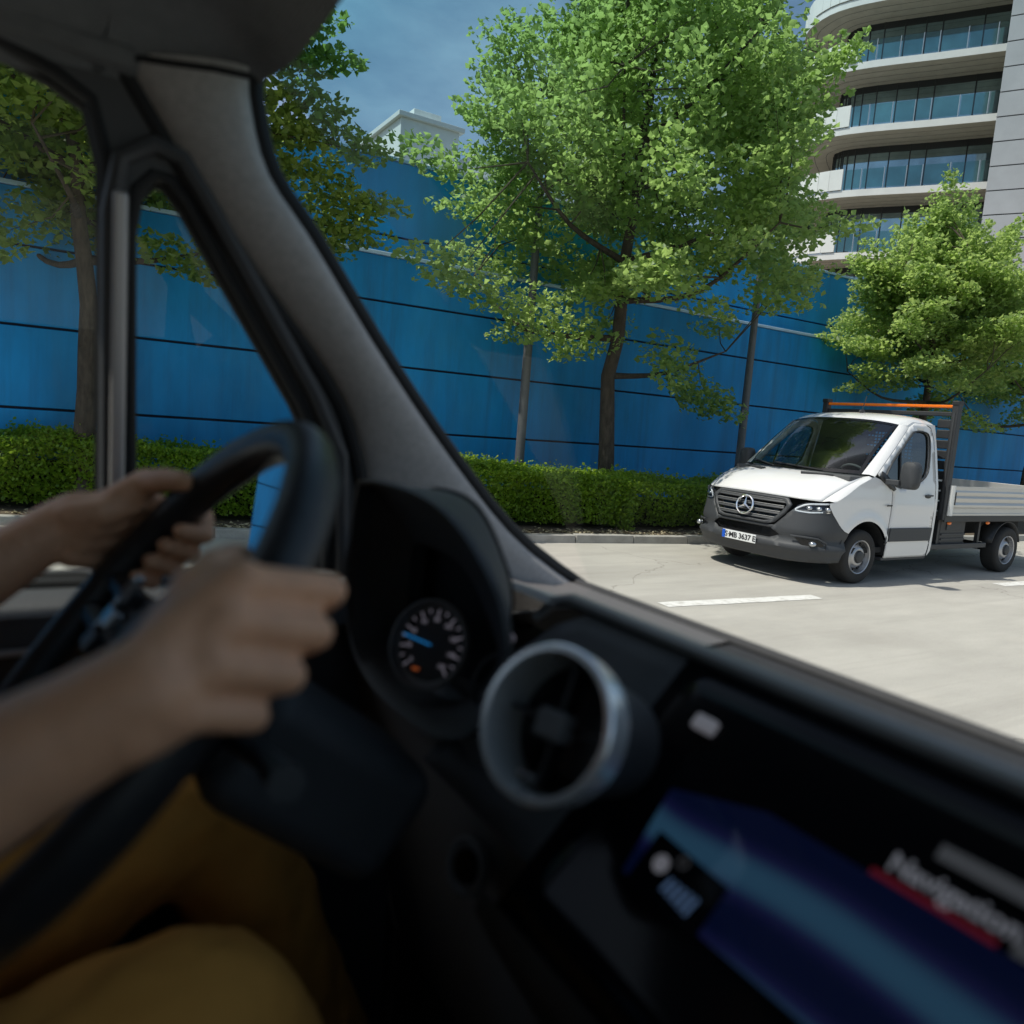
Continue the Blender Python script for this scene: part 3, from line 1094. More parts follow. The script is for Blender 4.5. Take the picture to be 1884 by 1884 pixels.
# --- fender top strips, fenders, doors
def ftop(b):
    u = -.60 + .66 * b
    return smap(u, float(np.interp(u, [-.6, -.42, -.2, .06], [1.055, 1.16, 1.285, 1.385])))
for sgn in (1, -1):
    rows = []
    for j in range(13):
        b = j / 12
        h = hood_pt(1, b)
        t = ftop(b)
        m_ = (h + t) / 2 + Vector((0, .012, .014))
        rows.append([h + Vector((0, .003, -.003)), m_, t])
    mb = MB().grid(rows, flip=True)
    fen_poly = [(-.66, 1.045), (-.60, 1.055), (-.42, 1.16), (-.2, 1.285), (.06, 1.385), (.10, 1.40), (.24, 1.36), (.46, 1.22), (.465, .95), (.455, .72), (.445, .56)] + arc(0, .36, .47, 22, 138, 16) + [(-.42, .70), (-.50, .78), (-.60, .90), (-.66, 1.0)]
    fb = panel(fen_poly, [], lambda u, w: smap(u, w, .025 * math.exp(-((math.hypot(u, w - .36) - .50) / .06) ** 2)), .05)
    n0 = len(mb.v)
    mb.add(fb.v, fb.f)
    if sgn < 0:
        mb = mir(mb)
    fender = tb(mb, 'fender', 'truckwhite', angle=55, fixn=True)
    # wheel housing liner
    mb = MB()
    a_ = arc(0, .36, .468, 0, 180, 18)
    mb.grid([[Vector((u, y, w)) for u, w in a_] for y in (.97, .60)])
    mb.add([(u, .60, w) for u, w in a_], [tuple(range(len(a_)))])
    if sgn < 0:
        mb = mir(mb)
    tb(mb, 'wheel_arch', 'blackplastic', fender, smooth=False)
    # door with window opening
    door_poly = [(.47, .33), (1.38, .33), (1.40, .75), (1.41, 1.3), (1.41, 1.95), (1.36, 2.09), (1.25, 2.13), (1.00, 2.13), (.88, 2.08), (.16, 1.44), (.25, 1.37), (.475, 1.215), (.48, .95), (.47, .7)]
    win = [(.30, 1.455), (.40, 1.36), (.56, 1.27), (.80, 1.285), (1.05, 1.35), (1.22, 1.46), (1.27, 1.60), (1.315, 1.90), (1.30, 2.0), (1.22, 2.035), (1.02, 2.035), (.93, 2.0)]
    mb = panel(door_poly, [smoothpoly(win, 1)], lambda u, w: smap(u, w, .006 + (.012 * math.exp(-((w - 1.02) / .05) ** 2) if u > .5 else 0)), .06)
    if sgn < 0:
        mb = mir(mb)
    door = tb(mb, 'door', 'truckwhite', angle=55, solid=.02)
    mb = panel(smoothpoly([(u + (.78 - u) * -.012, w) for u, w in win], 1), [], lambda u, w: smap(u, w, -.012), .1)
    if sgn < 0:
        mb = mir(mb)
    g = tb(mb, 'window_pane', 'sideglass', door, angle=60)
    # black window seal and divider bar
    loop = [smap(u, w, .010) for u, w in dense(smoothpoly(win, 1), .06)]
    mb = MB().tube(loop, .011, 6, closed=True)
    if sgn < 0:
        mb = mir(mb)
    tb(mb, 'window_seal', 'blackplastic', door)
    mb = MB().tube([smap(.62, 1.27, 0), smap(.66, 1.74, 0)], .012, 6)
    if sgn < 0:
        mb = mir(mb)
    tb(mb, 'window_divider', 'blackplastic', door)
    # handle
    mb = MB().ball((1.24, sv_(1.24, 1.16) + .006, 1.165), .075, 14, 8, (1, .12, .38))
    if sgn < 0:
        mb = mir(mb)
    hd = tb(mb, 'handle_recess', 'blackplastic', door)
    mb = MB().tube([(1.16, sv_(1.2, 1.16) + .022, 1.178), (1.24, sv_(1.2, 1.16) + .034, 1.180), (1.32, sv_(1.2, 1.16) + .022, 1.178)], .012, 8)
    if sgn < 0:
        mb = mir(mb)
    tb(mb, 'handle', 'clad', hd)
    # dark rubbing strip
    mb = panel([(.47, .555), (1.385, .555), (1.40, .735), (.485, .735)], [], lambda u, w: smap(u, w, .026), .1)
    if sgn < 0:
        mb = mir(mb)
    tb(mb, 'rubbing_strip', 'clad', door, solid=.02, bevel=.006)
    mb = panel([(.41, .50), (.455, .555), (.465, .735), (.43, .735), (.40, .62)], [], lambda u, w: smap(u, w, .022), .1)
    if sgn < 0:
        mb = mir(mb)
    tb(mb, 'strip_end', 'clad', fender, smooth=False)
    # mirror: triangle base, arm, housing, glass
    mb = panel([(.19, 1.40), (.24, 1.355), (.47, 1.225), (.52, 1.25), (.36, 1.385), (.30, 1.45), (.24, 1.475)], [], lambda u, w: smap(u, w, .018), .1)
    if sgn < 0:
        mb = mir(mb)
    mi = tb(mb, 'mirror', 'blackplastic', solid=.02)
    mb = MB().obox((.34, 1.055, 1.345), (.055, 0, 0), (0, .085, 0), (0, 0, .035))
    if sgn < 0:
        mb = mir(mb)
    tb(mb, 'mirror_arm', 'clad', mi, bevel=.012)
    P_ = []
    for f, sx, sz in ((-.07, .055, .12), (-.05, .095, .165), (0, .108, .178), (.05, .108, .178), (.06, .098, .168)):
        ring = []
        for k in range(28):
            t = 2 * math.pi * k / 28
            cx, cz = math.cos(t), math.sin(t)
            ring.append(Vector((.38 + f, 1.215 + math.copysign(abs(cx) ** .55, cx) * sx, 1.45 + math.copysign(abs(cz) ** .55, cz) * sz)))
        P_.append(ring + [ring[0]])
    mb = MB().grid(P_)
    mb.add(P_[0][:-1], [tuple(range(28))])
    mb.add(P_[-1][:-1], [tuple(reversed(range(28)))])
    if sgn < 0:
        mb = mir(mb)
    tb(mb, 'mirror_housing', 'clad', mi, angle=50, fixn=True)
    # rear cab pillar and A pillar
    mb = panel([(1.415, .33), (1.47, .40), (1.47, 2.14), (.97, 2.155), (.80, 2.085), (.88, 2.085), (1.0, 2.14), (1.26, 2.14), (1.37, 2.10), (1.42, 1.96), (1.42, 1.3)], [], lambda u, w: smap(u, w, .004), .08)
    if sgn < 0:
        mb = mir(mb)
    tb(mb, 'cab_side', 'truckwhite', angle=60)
    rows = []
    for j in range(13):
        t = j / 12
        ws = Vector((.02, .83, 1.42)).lerp(Vector((.76, .765, 2.10)), t)
        d_ = smap(.10 + .78 * t, 1.40 + .69 * t, .004)
        mid = (ws + d_) / 2 + Vector((-.02, .022, .012))
        rows.append([ws, mid, d_])
    mb = MB().grid(rows, flip=True)
    if sgn < 0:
        mb = mir(mb)
    tb(mb, 'a_pillar', 'truckwhite', angle=70)
    # sill step
    mb = MB().box((.45, .78, .29), (1.42, .955, .335))
    if sgn < 0:
        mb = mir(mb)
    tb(mb, 'sill', 'clad', bevel=.01)
# --- windscreen
def ws_pt(a, b):
    bo = Vector((-.27 + .29 * abs(a) ** 2, .83 * a, 1.405 + .015 * abs(a)))
    to = Vector((.60 + .16 * abs(a) ** 2, .765 * a, 2.155 - .055 * abs(a) ** 3))
    p = bo.lerp(to, b)
    p.x -= .035 * math.sin(math.pi * b)
    p.z += .025 * math.sin(math.pi * b)
    return p
mb = MB().grid([[ws_pt(-1 + i / 12, j / 10) for i in range(25)] for j in range(11)])
ws = tb(mb, 'windscreen', 'screenglass', angle=80)
rows = []
for t, (a0, b0) in enumerate(((0, 0),)):
    pass
# black printed border
bord = MB()
for a in range(24):
    a0, a1 = -1 + a / 12, -1 + (a + 1) / 12
    for b0, b1 in ((-.005, .05), (.955, 1.0)):
        bord.add([ws_pt(a0, b0), ws_pt(a1, b0), ws_pt(a1, b1), ws_pt(a0, b1)], [(0, 1, 2, 3)])
for b in range(10):
    for a0, a1 in ((-1.0, -.955), (.955, 1.0)):
        bord.add([ws_pt(a0, b / 10), ws_pt(a1, b / 10), ws_pt(a1, (b + 1) / 10), ws_pt(a0, (b + 1) / 10)], [(0, 1, 2, 3)])
bord.v = [(v[0] - .003, v[1], v[2] + .003) for v in bord.v]
tb(bord, 'windscreen_border', 'gloss_black', ws, smooth=False)
for a0, a1 in ((.55, -.30), (-.25, -.90)):
    pts = [ws_pt(a0, .0) + Vector((-.02, 0, .012)), ws_pt((a0 + a1) / 2, .035) + Vector((-.018, 0, .016)), ws_pt(a1, .055) + Vector((-.015, 0, .016))]
    tb(MB().tube(pts, .010, 6), 'wiper', 'blackplastic', ws)
# --- roof
def roof_pt(a, j):
    us = [.60, .74, .95, 1.2, 1.40, 1.46, 1.475]
    cz = [2.155, 2.215, 2.262, 2.275, 2.262, 2.235, 2.18]
    vt = [0, .3, .55, .68, .75, .79, .813]
    dz = [0, .006, .022, .045, .075, .11, .14]
    t = abs(a) * 6
    v = float(np.interp(t, range(7), vt))
    d = float(np.interp(t, range(7), dz))
    k = max(0, 1 - j / 3)
    if j == 0:
        p = ws_pt(math.copysign(min(1, v / .765), a), 1.0)
        if v > .765:
            p = p + Vector((.04, math.copysign(v - .765, a), -.02))
        return p
    z = cz[j] - d * (1 if j < 5 else .6)
    return Vector((us[j] + .16 * (v / .765) ** 2 * k, math.copysign(v, a) if a else 0, z))
mb = MB().grid([[roof_pt(-1 + i / 12, j) for i in range(25)] for j in range(7)])
roof = tb(mb, 'roof', 'truckwhite', sub=1, angle=80)
aer = tb(MB().ball((.98, 0.10, 2.275), .05, 12, 6, (1.2, .6, .55)), 'aerial_base', 'blackplastic', roof)
tb(MB().tube([(.98, .10, 2.29), (1.12, .05, 2.50)], .006, 6), 'aerial', 'blackplastic', aer)
# --- cab rear wall with meshed window, floor, seats, dash, wheel
mb = panel([(-.93, .45), (.93, .45), (.95, 1.1), (.92, 1.5), (.80, 2.14), (.6, 2.2), (-.6, 2.2), (-.80, 2.14), (-.92, 1.5), (-.95, 1.1)], [[(-.08, 1.50), (.72, 1.50), (.68, 2.02), (-.08, 2.02)]], lambda v, w: Vector((1.46, v, w)), .2)
cw = tb(mb, 'cab_rear_wall', 'cabgrey', smooth=False, solid=.02)
mesh = MB()
for k in range(17):
    v = -.08 + .80 * k / 16
    mesh.tube([(1.455, v, 1.49), (1.455, v, 2.03)], .009, 4)
for k in range(12):
    w = 1.50 + .52 * k / 11
    mesh.tube([(1.452, -.09, w), (1.452, .73, w)], .009, 4)
tb(mesh, 'window_grille', 'blackplastic', cw, smooth=False)
tb(MB().box((-.2, -.93, .40), (1.45, .93, .47)), 'cab_floor', 'underbody', smooth=False)
dash_prof = [(-.24, 1.39), (.05, 1.395), (.25, 1.36), (.36, 1.27), (.38, 1.0), (.3, .8), (-.3, .8)]
mb = MB().prism([(u, -.86, w) for u, w in dash_prof], (0, 1.72, 0))
da = tb(mb, 'dashboard', 'cabgrey', bevel=.02, fixn=True)
n_ = Vector((.78, 0, .62))
c_ = Vector((.46, .46, 1.37))
e1, e2 = Vector((0, 1, 0)), Vector((-.62, 0, .78))
ringp = [c_ + e1 * (.19 * math.cos(2 * math.pi * k / 28)) + e2 * (.19 * math.sin(2 * math.pi * k / 28)) for k in range(28)]
sw = tb(MB().tube(ringp, .018, 8, closed=True), 'steering_wheel', 'cabgrey')
tb(MB().ball(tuple(c_ - n_ * .03), .085, 14, 8, (.6, 1.15, .9)), 'hub', 'cabgrey', sw)
tb(MB().obox(c_ - n_ * .01, e1 * .18, e2 * .016, n_ * .008).obox(c_ - e2 * .09, e1 * .014, e2 * .09, n_ * .008), 'spoke', 'cabgrey', sw, smooth=False)
for y in (.46, -.46):
    mb = MB().box((.75, y - .25, .85), (1.22, y + .25, 1.02))
    st = tb(mb, 'seat', 'cabseat', bevel=.05)
    tb(MB().obox((1.24, y, 1.33), (.06, 0, .015), (0, .25, 0), (-.05, 0, .33)), 'backrest', 'cabseat', st, bevel=.05)
    tb(MB().obox((1.24, y, 1.78), (.045, 0, 0), (0, .13, 0), (0, 0, .10)), 'headrest', 'cabseat', st, bevel=.04)
# --- bumper (dark plastic), grille, lamps, plate
bp = [(-1.27, .30), (-.6, .27), (.6, .27), (1.27, .30), (1.32, .40), (1.40, .66), (1.34, .75), (1.24, .86), (1.12, .93), (.98, .95), (.62, .925), (.56, .86), (.44, .70), (-.44, .70), (-.56, .86), (-.62, .925), (-.98, .95), (-1.12, .93), (-1.24, .86), (-1.34, .75), (-1.40, .66), (-1.32, .40)]
low = [(-.52, .585), (-.40, .535), (.40, .535), (.52, .585), (.40, .66), (-.40, .66)]
def bm_(s, w):
    d = .0
    d += .034 * math.exp(-((w - .455) / .045) ** 2)
    d -= .026 * math.exp(-((w - .56) / .045) ** 2) * (1 if abs(s) > .45 else .4)
    return fmap(s, w, d)
mb = panel(bp, [low], bm_, .05)
bum = tb(mb, 'bumper', 'clad', angle=60, solid=.03)
tb(panel(low, [], lambda s, w: fmap(s, w, -.05), .12), 'air_intake', 'gloss_black', bum, smooth=False)
for sgn in (1, -1):
    # fog lamp pocket
    pk = [(.70, .585), (.95, .575), (1.03, .52), (1.02, .475), (.85, .475), (.78, .51)]
    mb = panel([(sgn * s, w) for s, w in pk], [], lambda s, w: fmap(s, w, .012), .06, flip=sgn < 0)
    pkt = tb(mb, 'fog_lamp', 'gloss_black', bum, smooth=False)
    p = fmap(sgn * .90, .525, .028)
    tb(MB().ball(tuple(p), .045, 14, 8, (1, 1, .8)), 'fog_lens', 'reflector', pkt)
    tb(MB().tube([fmap(sgn * s, w, .02) for s, w in ((.66, .600), (.82, .600), (.95, .592), (1.05, .54), (1.05, .465), (.84, .455))], .013, 6), 'fog_trim', 'clad', pkt)
    # headlight: dark bowl, reflectors, light strip, clear cover
    hl = [(.60, .905), (.66, .985), (.74, 1.022), (1.13, 1.058), (1.20, 1.06), (1.16, .985), (1.08, .925), (.95, .905), (.70, .885)]
    hlm = [(sgn * s, w) for s, w in hl]
    mb = panel(hlm, [], lambda s, w: fmap(s, w, -.03), .05, flip=sgn < 0)
    hb = tb(mb, 'headlight', 'gloss_black', angle=60)
    tb(panel(hlm, [], lambda s, w: fmap(s, w, .006), .05, flip=sgn < 0), 'lamp_cover', 'lampcover', hb, angle=60)
    strip = [fmap(sgn * s, w, -.004) for s, w in ((1.10, 1.035), (.95, 1.022), (.78, 1.005), (.70, .972), (.645, .918), (.80, .905), (.95, .922))]
    strip = [Vector(tuple(cr([tuple(p) for p in strip], t / 24))) for t in range(25)]
    tb(MB().tube(strip, .011, 6), 'light_strip', 'lampwhite', hb)
    for s in (.79, .90, 1.01):
        tb(MB().ball(tuple(fmap(sgn * s, .958, -.018)), .040, 12, 8, (.8, 1, .75)), 'reflector', 'reflector', hb)
# grille
gp = [(-.60, .985), (-.53, 1.06), (-.40, 1.065), (0, 1.068), (.40, 1.065), (.53, 1.06), (.60, .985), (.54, .86), (.44, .735), (.34, .705), (-.34, .705), (-.44, .735), (-.54, .86)]
gin = [(s * .90, .885 + (w - .885) * .82) for s, w in gp]
mb = panel(gp, [gin], lambda s, w: fmap(s, w, .018), .05)
gr = tb(mb, 'grille', 'clad', angle=60, solid=.03)
tb(panel(gin, [], lambda s, w: fmap(s, w, -.035), .12), 'grille_back', 'gloss_black', gr, smooth=False)
for w0 in (.775, .852, .929, 1.004):
    hw = float(np.interp(w0, [.735, .86, .985, 1.06], [.40, .485, .53, .50]))
    for dw, th, m in ((0, .021, 'clad'), (.020, .0045, 'rimsilver')):
        rows = []
        for z_, d in ((-th, .000), (-th * .6, .016), (th * .6, .012), (th, -.01)):
            rows.append([fmap(-hw + 2 * hw * i / 16, w0 + dw + z_, d + (.003 if dw else 0)) for i in range(17)])
        tb(MB().grid(rows, flip=True), 'grille_bar', m, gr, angle=60)
# round star emblem
ec = fmap(0, .90, .045)
nn = Vector((-.97, 0, .18)).normalized()
ey, ez = Vector((0, 1, 0)), nn.cross(Vector((0, 1, 0))) * -1
em = tb(MB().tube([ec + ey * (.122 * math.cos(2 * math.pi * k / 36)) + ez * (.122 * math.sin(2 * math.pi * k / 36)) for k in range(36)], .014, 8, closed=True), 'emblem', 'chrome', gr)
mb = MB()
tips = []
for k in range(3):
    a = math.pi / 2 + k * 2 * math.pi / 3
    tip = ec + ey * (.119 * math.cos(a)) + ez * (.119 * math.sin(a))
    l_ = ec + ey * (.020 * math.cos(a + math.pi / 3)) + ez * (.020 * math.sin(a + math.pi / 3))
    r_ = ec + ey * (.020 * math.cos(a - math.pi / 3)) + ez * (.020 * math.sin(a - math.pi / 3))
    mb.add([tip, l_, ec + nn * .022, r_], [(0, 1, 2), (0, 2, 3)])
tb(mb, 'emblem_star', 'chrome', em, smooth=False, solid=.004)
# number plate with its writing
pc = fmap(0, .475, .040)
pn = Vector((-1, 0, 0))
def on_plate(mb_, yoff, zoff, d):
    return mb_.xform(lambda v: pc + Vector((-d - v.z, (v.x + yoff), v.y + zoff)))
pl_ = tb(MB().obox(pc, (.006, 0, 0), (0, .26, 0), (0, 0, .056)), 'number_plate', 'plate', bevel=.004)
tb(MB().obox(pc + Vector((-.007, -.235, 0)), (.001, 0, 0), (0, .024, 0), (0, 0, .054)), 'plate_band', 'plateblue', pl_, smooth=False)
tb(on_plate(text_mesh('S·MB 3637 E', .098, extrude=.0005, bold=.002, spacing=.95), .022, -.002, .0085), 'plate_text', 'ink', pl_, smooth=False)
# side badge
tb(panel([(.33, 1.025), (.44, 1.025), (.45, 1.045), (.34, 1.045)], [], lambda u, w: smap(u, w, .028), .1), 'side_badge', 'ink', smooth=False, solid=.004)
# --- wheels (true round, unscaled)
def wheel(u, v, sgn):
    o = MB().lathe([(.19, -.10), (.235, -.115), (.30, -.118), (.335, -.105), (.348, -.07), (.350, 0), (.348, .07), (.335, .105), (.30, .118), (.235, .115), (.205, .10)], (u, v, .350), (0, sgn, 0), 40)
    t = tb(o, 'wheel', 'rubber', scale=False, angle=50, fixn=True)
    t['label'] = 'black tyre with plain silver steel rim'
    o = MB().lathe([(.222, .108), (.216, .118), (.205, .112), (.197, .06), (.185, .035), (.150, .05), (.128, .085), (.110, .098), (.085, .100), (.06, .085), (0, .085)], (u, v, .350), (0, sgn, 0), 40)
    r_ = tb(o, 'rim', 'rimsilver', t, scale=False, angle=40)
    o = MB().lathe([(.083, .104), (.075, .122), (.05, .130), (0, .132)], (u, v, .350), (0, sgn, 0), 24)
    tb(o, 'hub_cap', 'darkgrey', t, scale=False)
    for k in range(12):
        a = 2 * math.pi * k / 12
        c = Vector((u + .168 * math.cos(a), v + sgn * .0475, .350 + .168 * math.sin(a)))
        ra = Vector((math.cos(a), 0, math.sin(a)))
        ta = Vector((-math.sin(a), 0, math.cos(a)))
        tb(MB().obox(c, ra * .014, ta * .022, Vector((0, .012, 0))), 'vent_hole', 'ink', r_, scale=False, smooth=False)
    o = MB().lathe([(.0, -.10), (.21, -.10), (.21, -.08)], (u, v, .35), (0, sgn, 0), 24)
    tb(o, 'brake_drum', 'underbody', t, scale=False)
WB = 3.70
for u in (0, WB):
    for sgn in (1, -1):
        wheel(u, sgn * .915, sgn)
for u in (0, WB):
    tb(MB().tube([(u, -.8, .35), (u, .8, .35)], .06, 10), 'axle', 'underbody', scale=False)
# --- chassis
for y in (.42, -.42):
    tb(MB().box((-.7, y - .04, .52), (5.2, y + .04, .70)), 'frame_rail', 'underbody', scale=False, smooth=False)
tb(MB().box((-.8, -.75, .30), (1.5, .75, .50)), 'belly_pan', 'underbody', scale=False, bevel=.03)
mb = MB().box((1.95, .45, .42), (2.62, .93, .86))
bx = tb(mb, 'battery_box', 'darkgrey', scale=False, bevel=.02)
for w in (.47, .53, .60):
    tb(MB().box((1.98, .93, w - .012), (2.60, .945, w + .012)), 'box_rib', 'clad', bx, scale=False, smooth=False)
tb(MB().box((2.10, .93, .66), (2.48, .942, .80)), 'box_lid', 'clad', bx, scale=False, bevel=.01)
for u in (1.85, 2.95):
    tb(MB().box((u, .90, .38), (u + .05, .95, .90)), 'guard_bracket', 'darkgrey', scale=False, smooth=False)
tb(MB().box((1.66, .935, .395), (3.16, .985, .47)), 'side_guard', 'darkgrey', scale=False, bevel=.01)
mb = MB()
for sgn in (1, -1):
    a_ = arc(WB, .35, .44, 15, 165, 16)
    m_ = MB().grid([[(u, y, w) for u, w in a_] for y in (1.0, .76)])
    if sgn < 0:
        m_ = mir(m_)
    tb(m_, 'mudguard', 'blackplastic', scale=False, solid=.015)
# --- load bed
BL, BR_ = 1.79, 5.6
tb(MB().box((BL, -1.06, .87), (BR_, 1.06, .93)), 'bed_floor', 'alu', scale=False, smooth=False)
for sgn in (1, -1):
    tb(MB().box((BL - .02, sgn * 1.055 - .015, .80), (BR_, sgn * 1.055 + .015, .885)), 'bed_rail', 'blackplastic', scale=False, bevel=.006)
    prof = [(.0, .895), (.0, .915), (-.012, .925), (-.012, .985), (.012, 1.01), (.016, 1.04), (-.004, 1.075), (.012, 1.105), (.016, 1.135), (-.004, 1.165), (.012, 1.195), (.016, 1.22), (.004, 1.245), (.008, 1.285), (.008, 1.30), (-.028, 1.30), (-.028, .895)]
    mb = MB().grid([[(u, sgn * (1.07 + d), w) for d, w in prof + prof[:1]] for u in np.linspace(BL + .10, BR_, 8)])
    mb.add([(BL + .10, sgn * (1.07 + d), w) for d, w in prof], [tuple(range(len(prof)))])
    ds = tb(mb, 'dropside', 'alu', scale=False, angle=30, fixn=True)
    tb(MB().box((BL + .14, sgn * 1.086 - .004, 1.04), (BL + .16, sgn * 1.086 + .004, 1.22)), 'latch', 'ink', ds, scale=False, smooth=False)
    tb(MB().tube([(BL + .055, sgn * 1.078, .89), (BL + .055, sgn * 1.078, 1.31)], .042, 10), 'corner_post', 'alulight', scale=False)
tb(MB().box((BR_, -1.07, .89), (BR_ + .03, 1.07, 1.30)), 'tailboard', 'alu', scale=False, bevel=.005)
# headboard
for sgn in (1, -1):
    pt = tb(MB().box((BL - .06, sgn * 1.02 - .045, .82), (BL + .05, sgn * 1.02 + .045, 2.42)), 'headboard_post', 'darkgrey', scale=False, bevel=.015)
    tb(MB().box((BL - .07, sgn * 1.02 - .05, 2.40), (BL + .06, sgn * 1.02 + .05, 2.46)), 'post_cap', 'blackplastic', pt, scale=False, bevel=.012)
    tb(MB().box((BL - .068, sgn * 1.02 - .012, .9), (BL - .055, sgn * 1.02 + .012, 2.3)), 'post_groove', 'clad', pt, scale=False, smooth=False)
for k in range(9):
    w = .95 + k * .142
    for v0, v1 in (((-.98, .98),) if k < 4 else ((-.98, -.14), (.78, .98))):
        tb(MB().box((BL - .02, v0, w), (BL + .02, v1, w + .118)), 'headboard_slat', 'darkgrey', scale=False, bevel=.012)
tb(MB().box((BL - .03, -.98, 2.25), (BL + .03, .98, 2.31)), 'headboard_beam', 'darkgrey', scale=False, bevel=.01)
tb(MB().box((BL - .05, -.975, 2.362), (BL + .03, .975, 2.405)), 'warning_bar', 'amber', scale=False, bevel=.015)
for u in (1.98, 3.02):
    tb(MB().ball((u, 1.03, .775), .04, 10, 6, (1.3, .5, .6)), 'marker_lamp', 'amber', scale=False)
# ------------------------------------------------------------------ the van we sit in
mat('pillartrim', (0.46, 0.435, 0.42), 0.85, var=.10, vscale=120, bump=.25, bscale=420)
mat('headliner', (0.16, 0.165, 0.17), 0.92, var=.08, vscale=60, bump=.2, bscale=300)
mat('doorplastic', (0.055, 0.055, 0.058), 0.6, bump=.12, bscale=350)
mat('seal', (0.010, 0.010, 0.011), 0.7)
mat('satin', (0.42, 0.40, 0.40), 0.38, metal=.4)
mat('dashplastic', (0.030, 0.030, 0.032), 0.62, bump=.15, bscale=380, var=.1, vscale=30)
mat('dashgrey', (0.12, 0.115, 0.115), 0.7, bump=.15, bscale=380)
mat('lipgrey', (0.22, 0.215, 0.215), .35, metal=.3)
mat('piano', (0.004, 0.004, 0.005), 0.12, spec=.12)
mat('leatherrim', (0.022, 0.021, 0.022), 0.42, bump=.12, bscale=260, var=.1, vscale=60)
mat('wheelplastic', (0.020, 0.021, 0.023), 0.4)
mat('buttonsilver', (0.45, 0.46, 0.48), 0.25, metal=.9)
mat('ventring', (0.86, 0.85, 0.84), 0.25, metal=.7, var=.04, vscale=200)
mat('ventdark', (0.006, 0.006, 0.007), 0.45)
mat('vanseat', (0.016, 0.015, 0.018), 0.38, bump=.1, bscale=120)
mat('carpet', (0.015, 0.015, 0.015), 1.0)
mat('vanpaint', (0.55, 0.56, 0.57), 0.25, coat=.7)
mat('dialface', (0.004, 0.004, 0.005), 0.5)
mat('tick', (.3, .28, .32), .5, emit=(.75, .70, .85), estr=.16)
mat('needle', (.01, .2, .5), .4, emit=(.02, .32, .85), estr=.4)
mat('orangelamp', (.3, .06, .01), .5, emit=(.9, .2, .04), estr=.16)
mat('screenwhite', (.2, .2, .2), .4, emit=(.80, .78, .88), estr=.10)
mat('screenblue', (.05, .1, .2), .4, emit=(.25, .42, .75), estr=.12)
mat('screenred', (.1, .0, .01), .4, emit=(.55, .01, .04), estr=.09)
mat('screengrey', (.05, .05, .055), .4, emit=(.5, .5, .52), estr=.05)
mat('mirrorglass', (0.8, 0.82, 0.84), 0.03, metal=1.0)
mat('bouncegrey', (0.62, 0.61, 0.59), 0.8)  # unseen cab panels made pale to bounce light onto the hands
mat('visor', (0.05, 0.052, 0.056), 0.85)
glass('vanglass', (0.93, 0.955, 0.95), 0.2, band=(1.84, 2.10, (0.26, 0.56, 0.64)))
glass('vansideglass', (0.86, 0.91, 0.88), 0.7)
# screen picture: a soft blue map view, drawn on the display itself
dm = bpy.data.materials.new('display')
dm.use_nodes = True
nt = dm.node_tree
b_ = nt.nodes['Principled BSDF']
b_.inputs['Base Color'].default_value = (.004, .004, .006, 1)
b_.inputs['Roughness'].default_value = .08
tc = nt.nodes.new('ShaderNodeTexCoord')
wv = nt.nodes.new('ShaderNodeTexWave')
wv.inputs['Scale'].default_value = 5.5
wv.inputs['Distortion'].default_value = 3.0
wv.inputs['Detail'].default_value = 1.0
mp_ = nt.nodes.new('ShaderNodeMapping')
mp_.inputs['Rotation'].default_value = (R(35), R(20), R(10))
nt.links.new(tc.outputs['Object'], mp_.inputs['Vector'])
nt.links.new(mp_.outputs[0], wv.inputs['Vector'])
rp = nt.nodes.new('ShaderNodeValToRGB')
rp.color_ramp.elements[0].position = .15
rp.color_ramp.elements[0].color = (.002, .006, .035, 1)
rp.color_ramp.elements[1].position = .95
rp.color_ramp.elements[1].color = (.035, .11, .20, 1)
e_ = rp.color_ramp.elements.new(.55)
e_.color = (.012, .014, .075, 1)
nt.links.new(wv.outputs['Fac'], rp.inputs['Fac'])
nt.links.new(rp.outputs['Color'], b_.inputs['Emission Color'])
b_.inputs['Emission Strength'].default_value = .32
M['display'] = dm

for nm_ in ('pillartrim', 'headliner'):
    nt = M[nm_].node_tree
    wvv = nt.nodes.new('ShaderNodeTexWave')
    wvv.bands_direction = 'Z'
    wvv.inputs['Scale'].default_value = 110
    wvv.inputs['Distortion'].default_value = 2.5
    tcc = nt.nodes.new('ShaderNodeTexCoord')
    nt.links.new(tcc.outputs['Object'], wvv.inputs['Vector'])
    bpn = [n for n in nt.nodes if n.bl_idname == 'ShaderNodeBump'][0]
    b2 = nt.nodes.new('ShaderNodeBump')
    b2.inputs['Strength'].default_value = .35
    b2.inputs['Distance'].default_value = .003
    nt.links.new(wvv.outputs['Fac'], b2.inputs['Height'])
    nt.links.new(bpn.outputs[0], b2.inputs['Normal'])
    nt.links.new(b2.outputs[0], nt.nodes['Principled BSDF'].inputs['Normal'])
VAN = thing('delivery_van', (0, .15, 0), 'dark cab of the van the picture is taken from, with windscreen, door and dashboard', 'van')
def dy(z):
    return .97 - .12 * (z - 1.5)
def vb(mb, name, m, par=None, **k):
    return mb.build(name, m, par or VAN, **k)
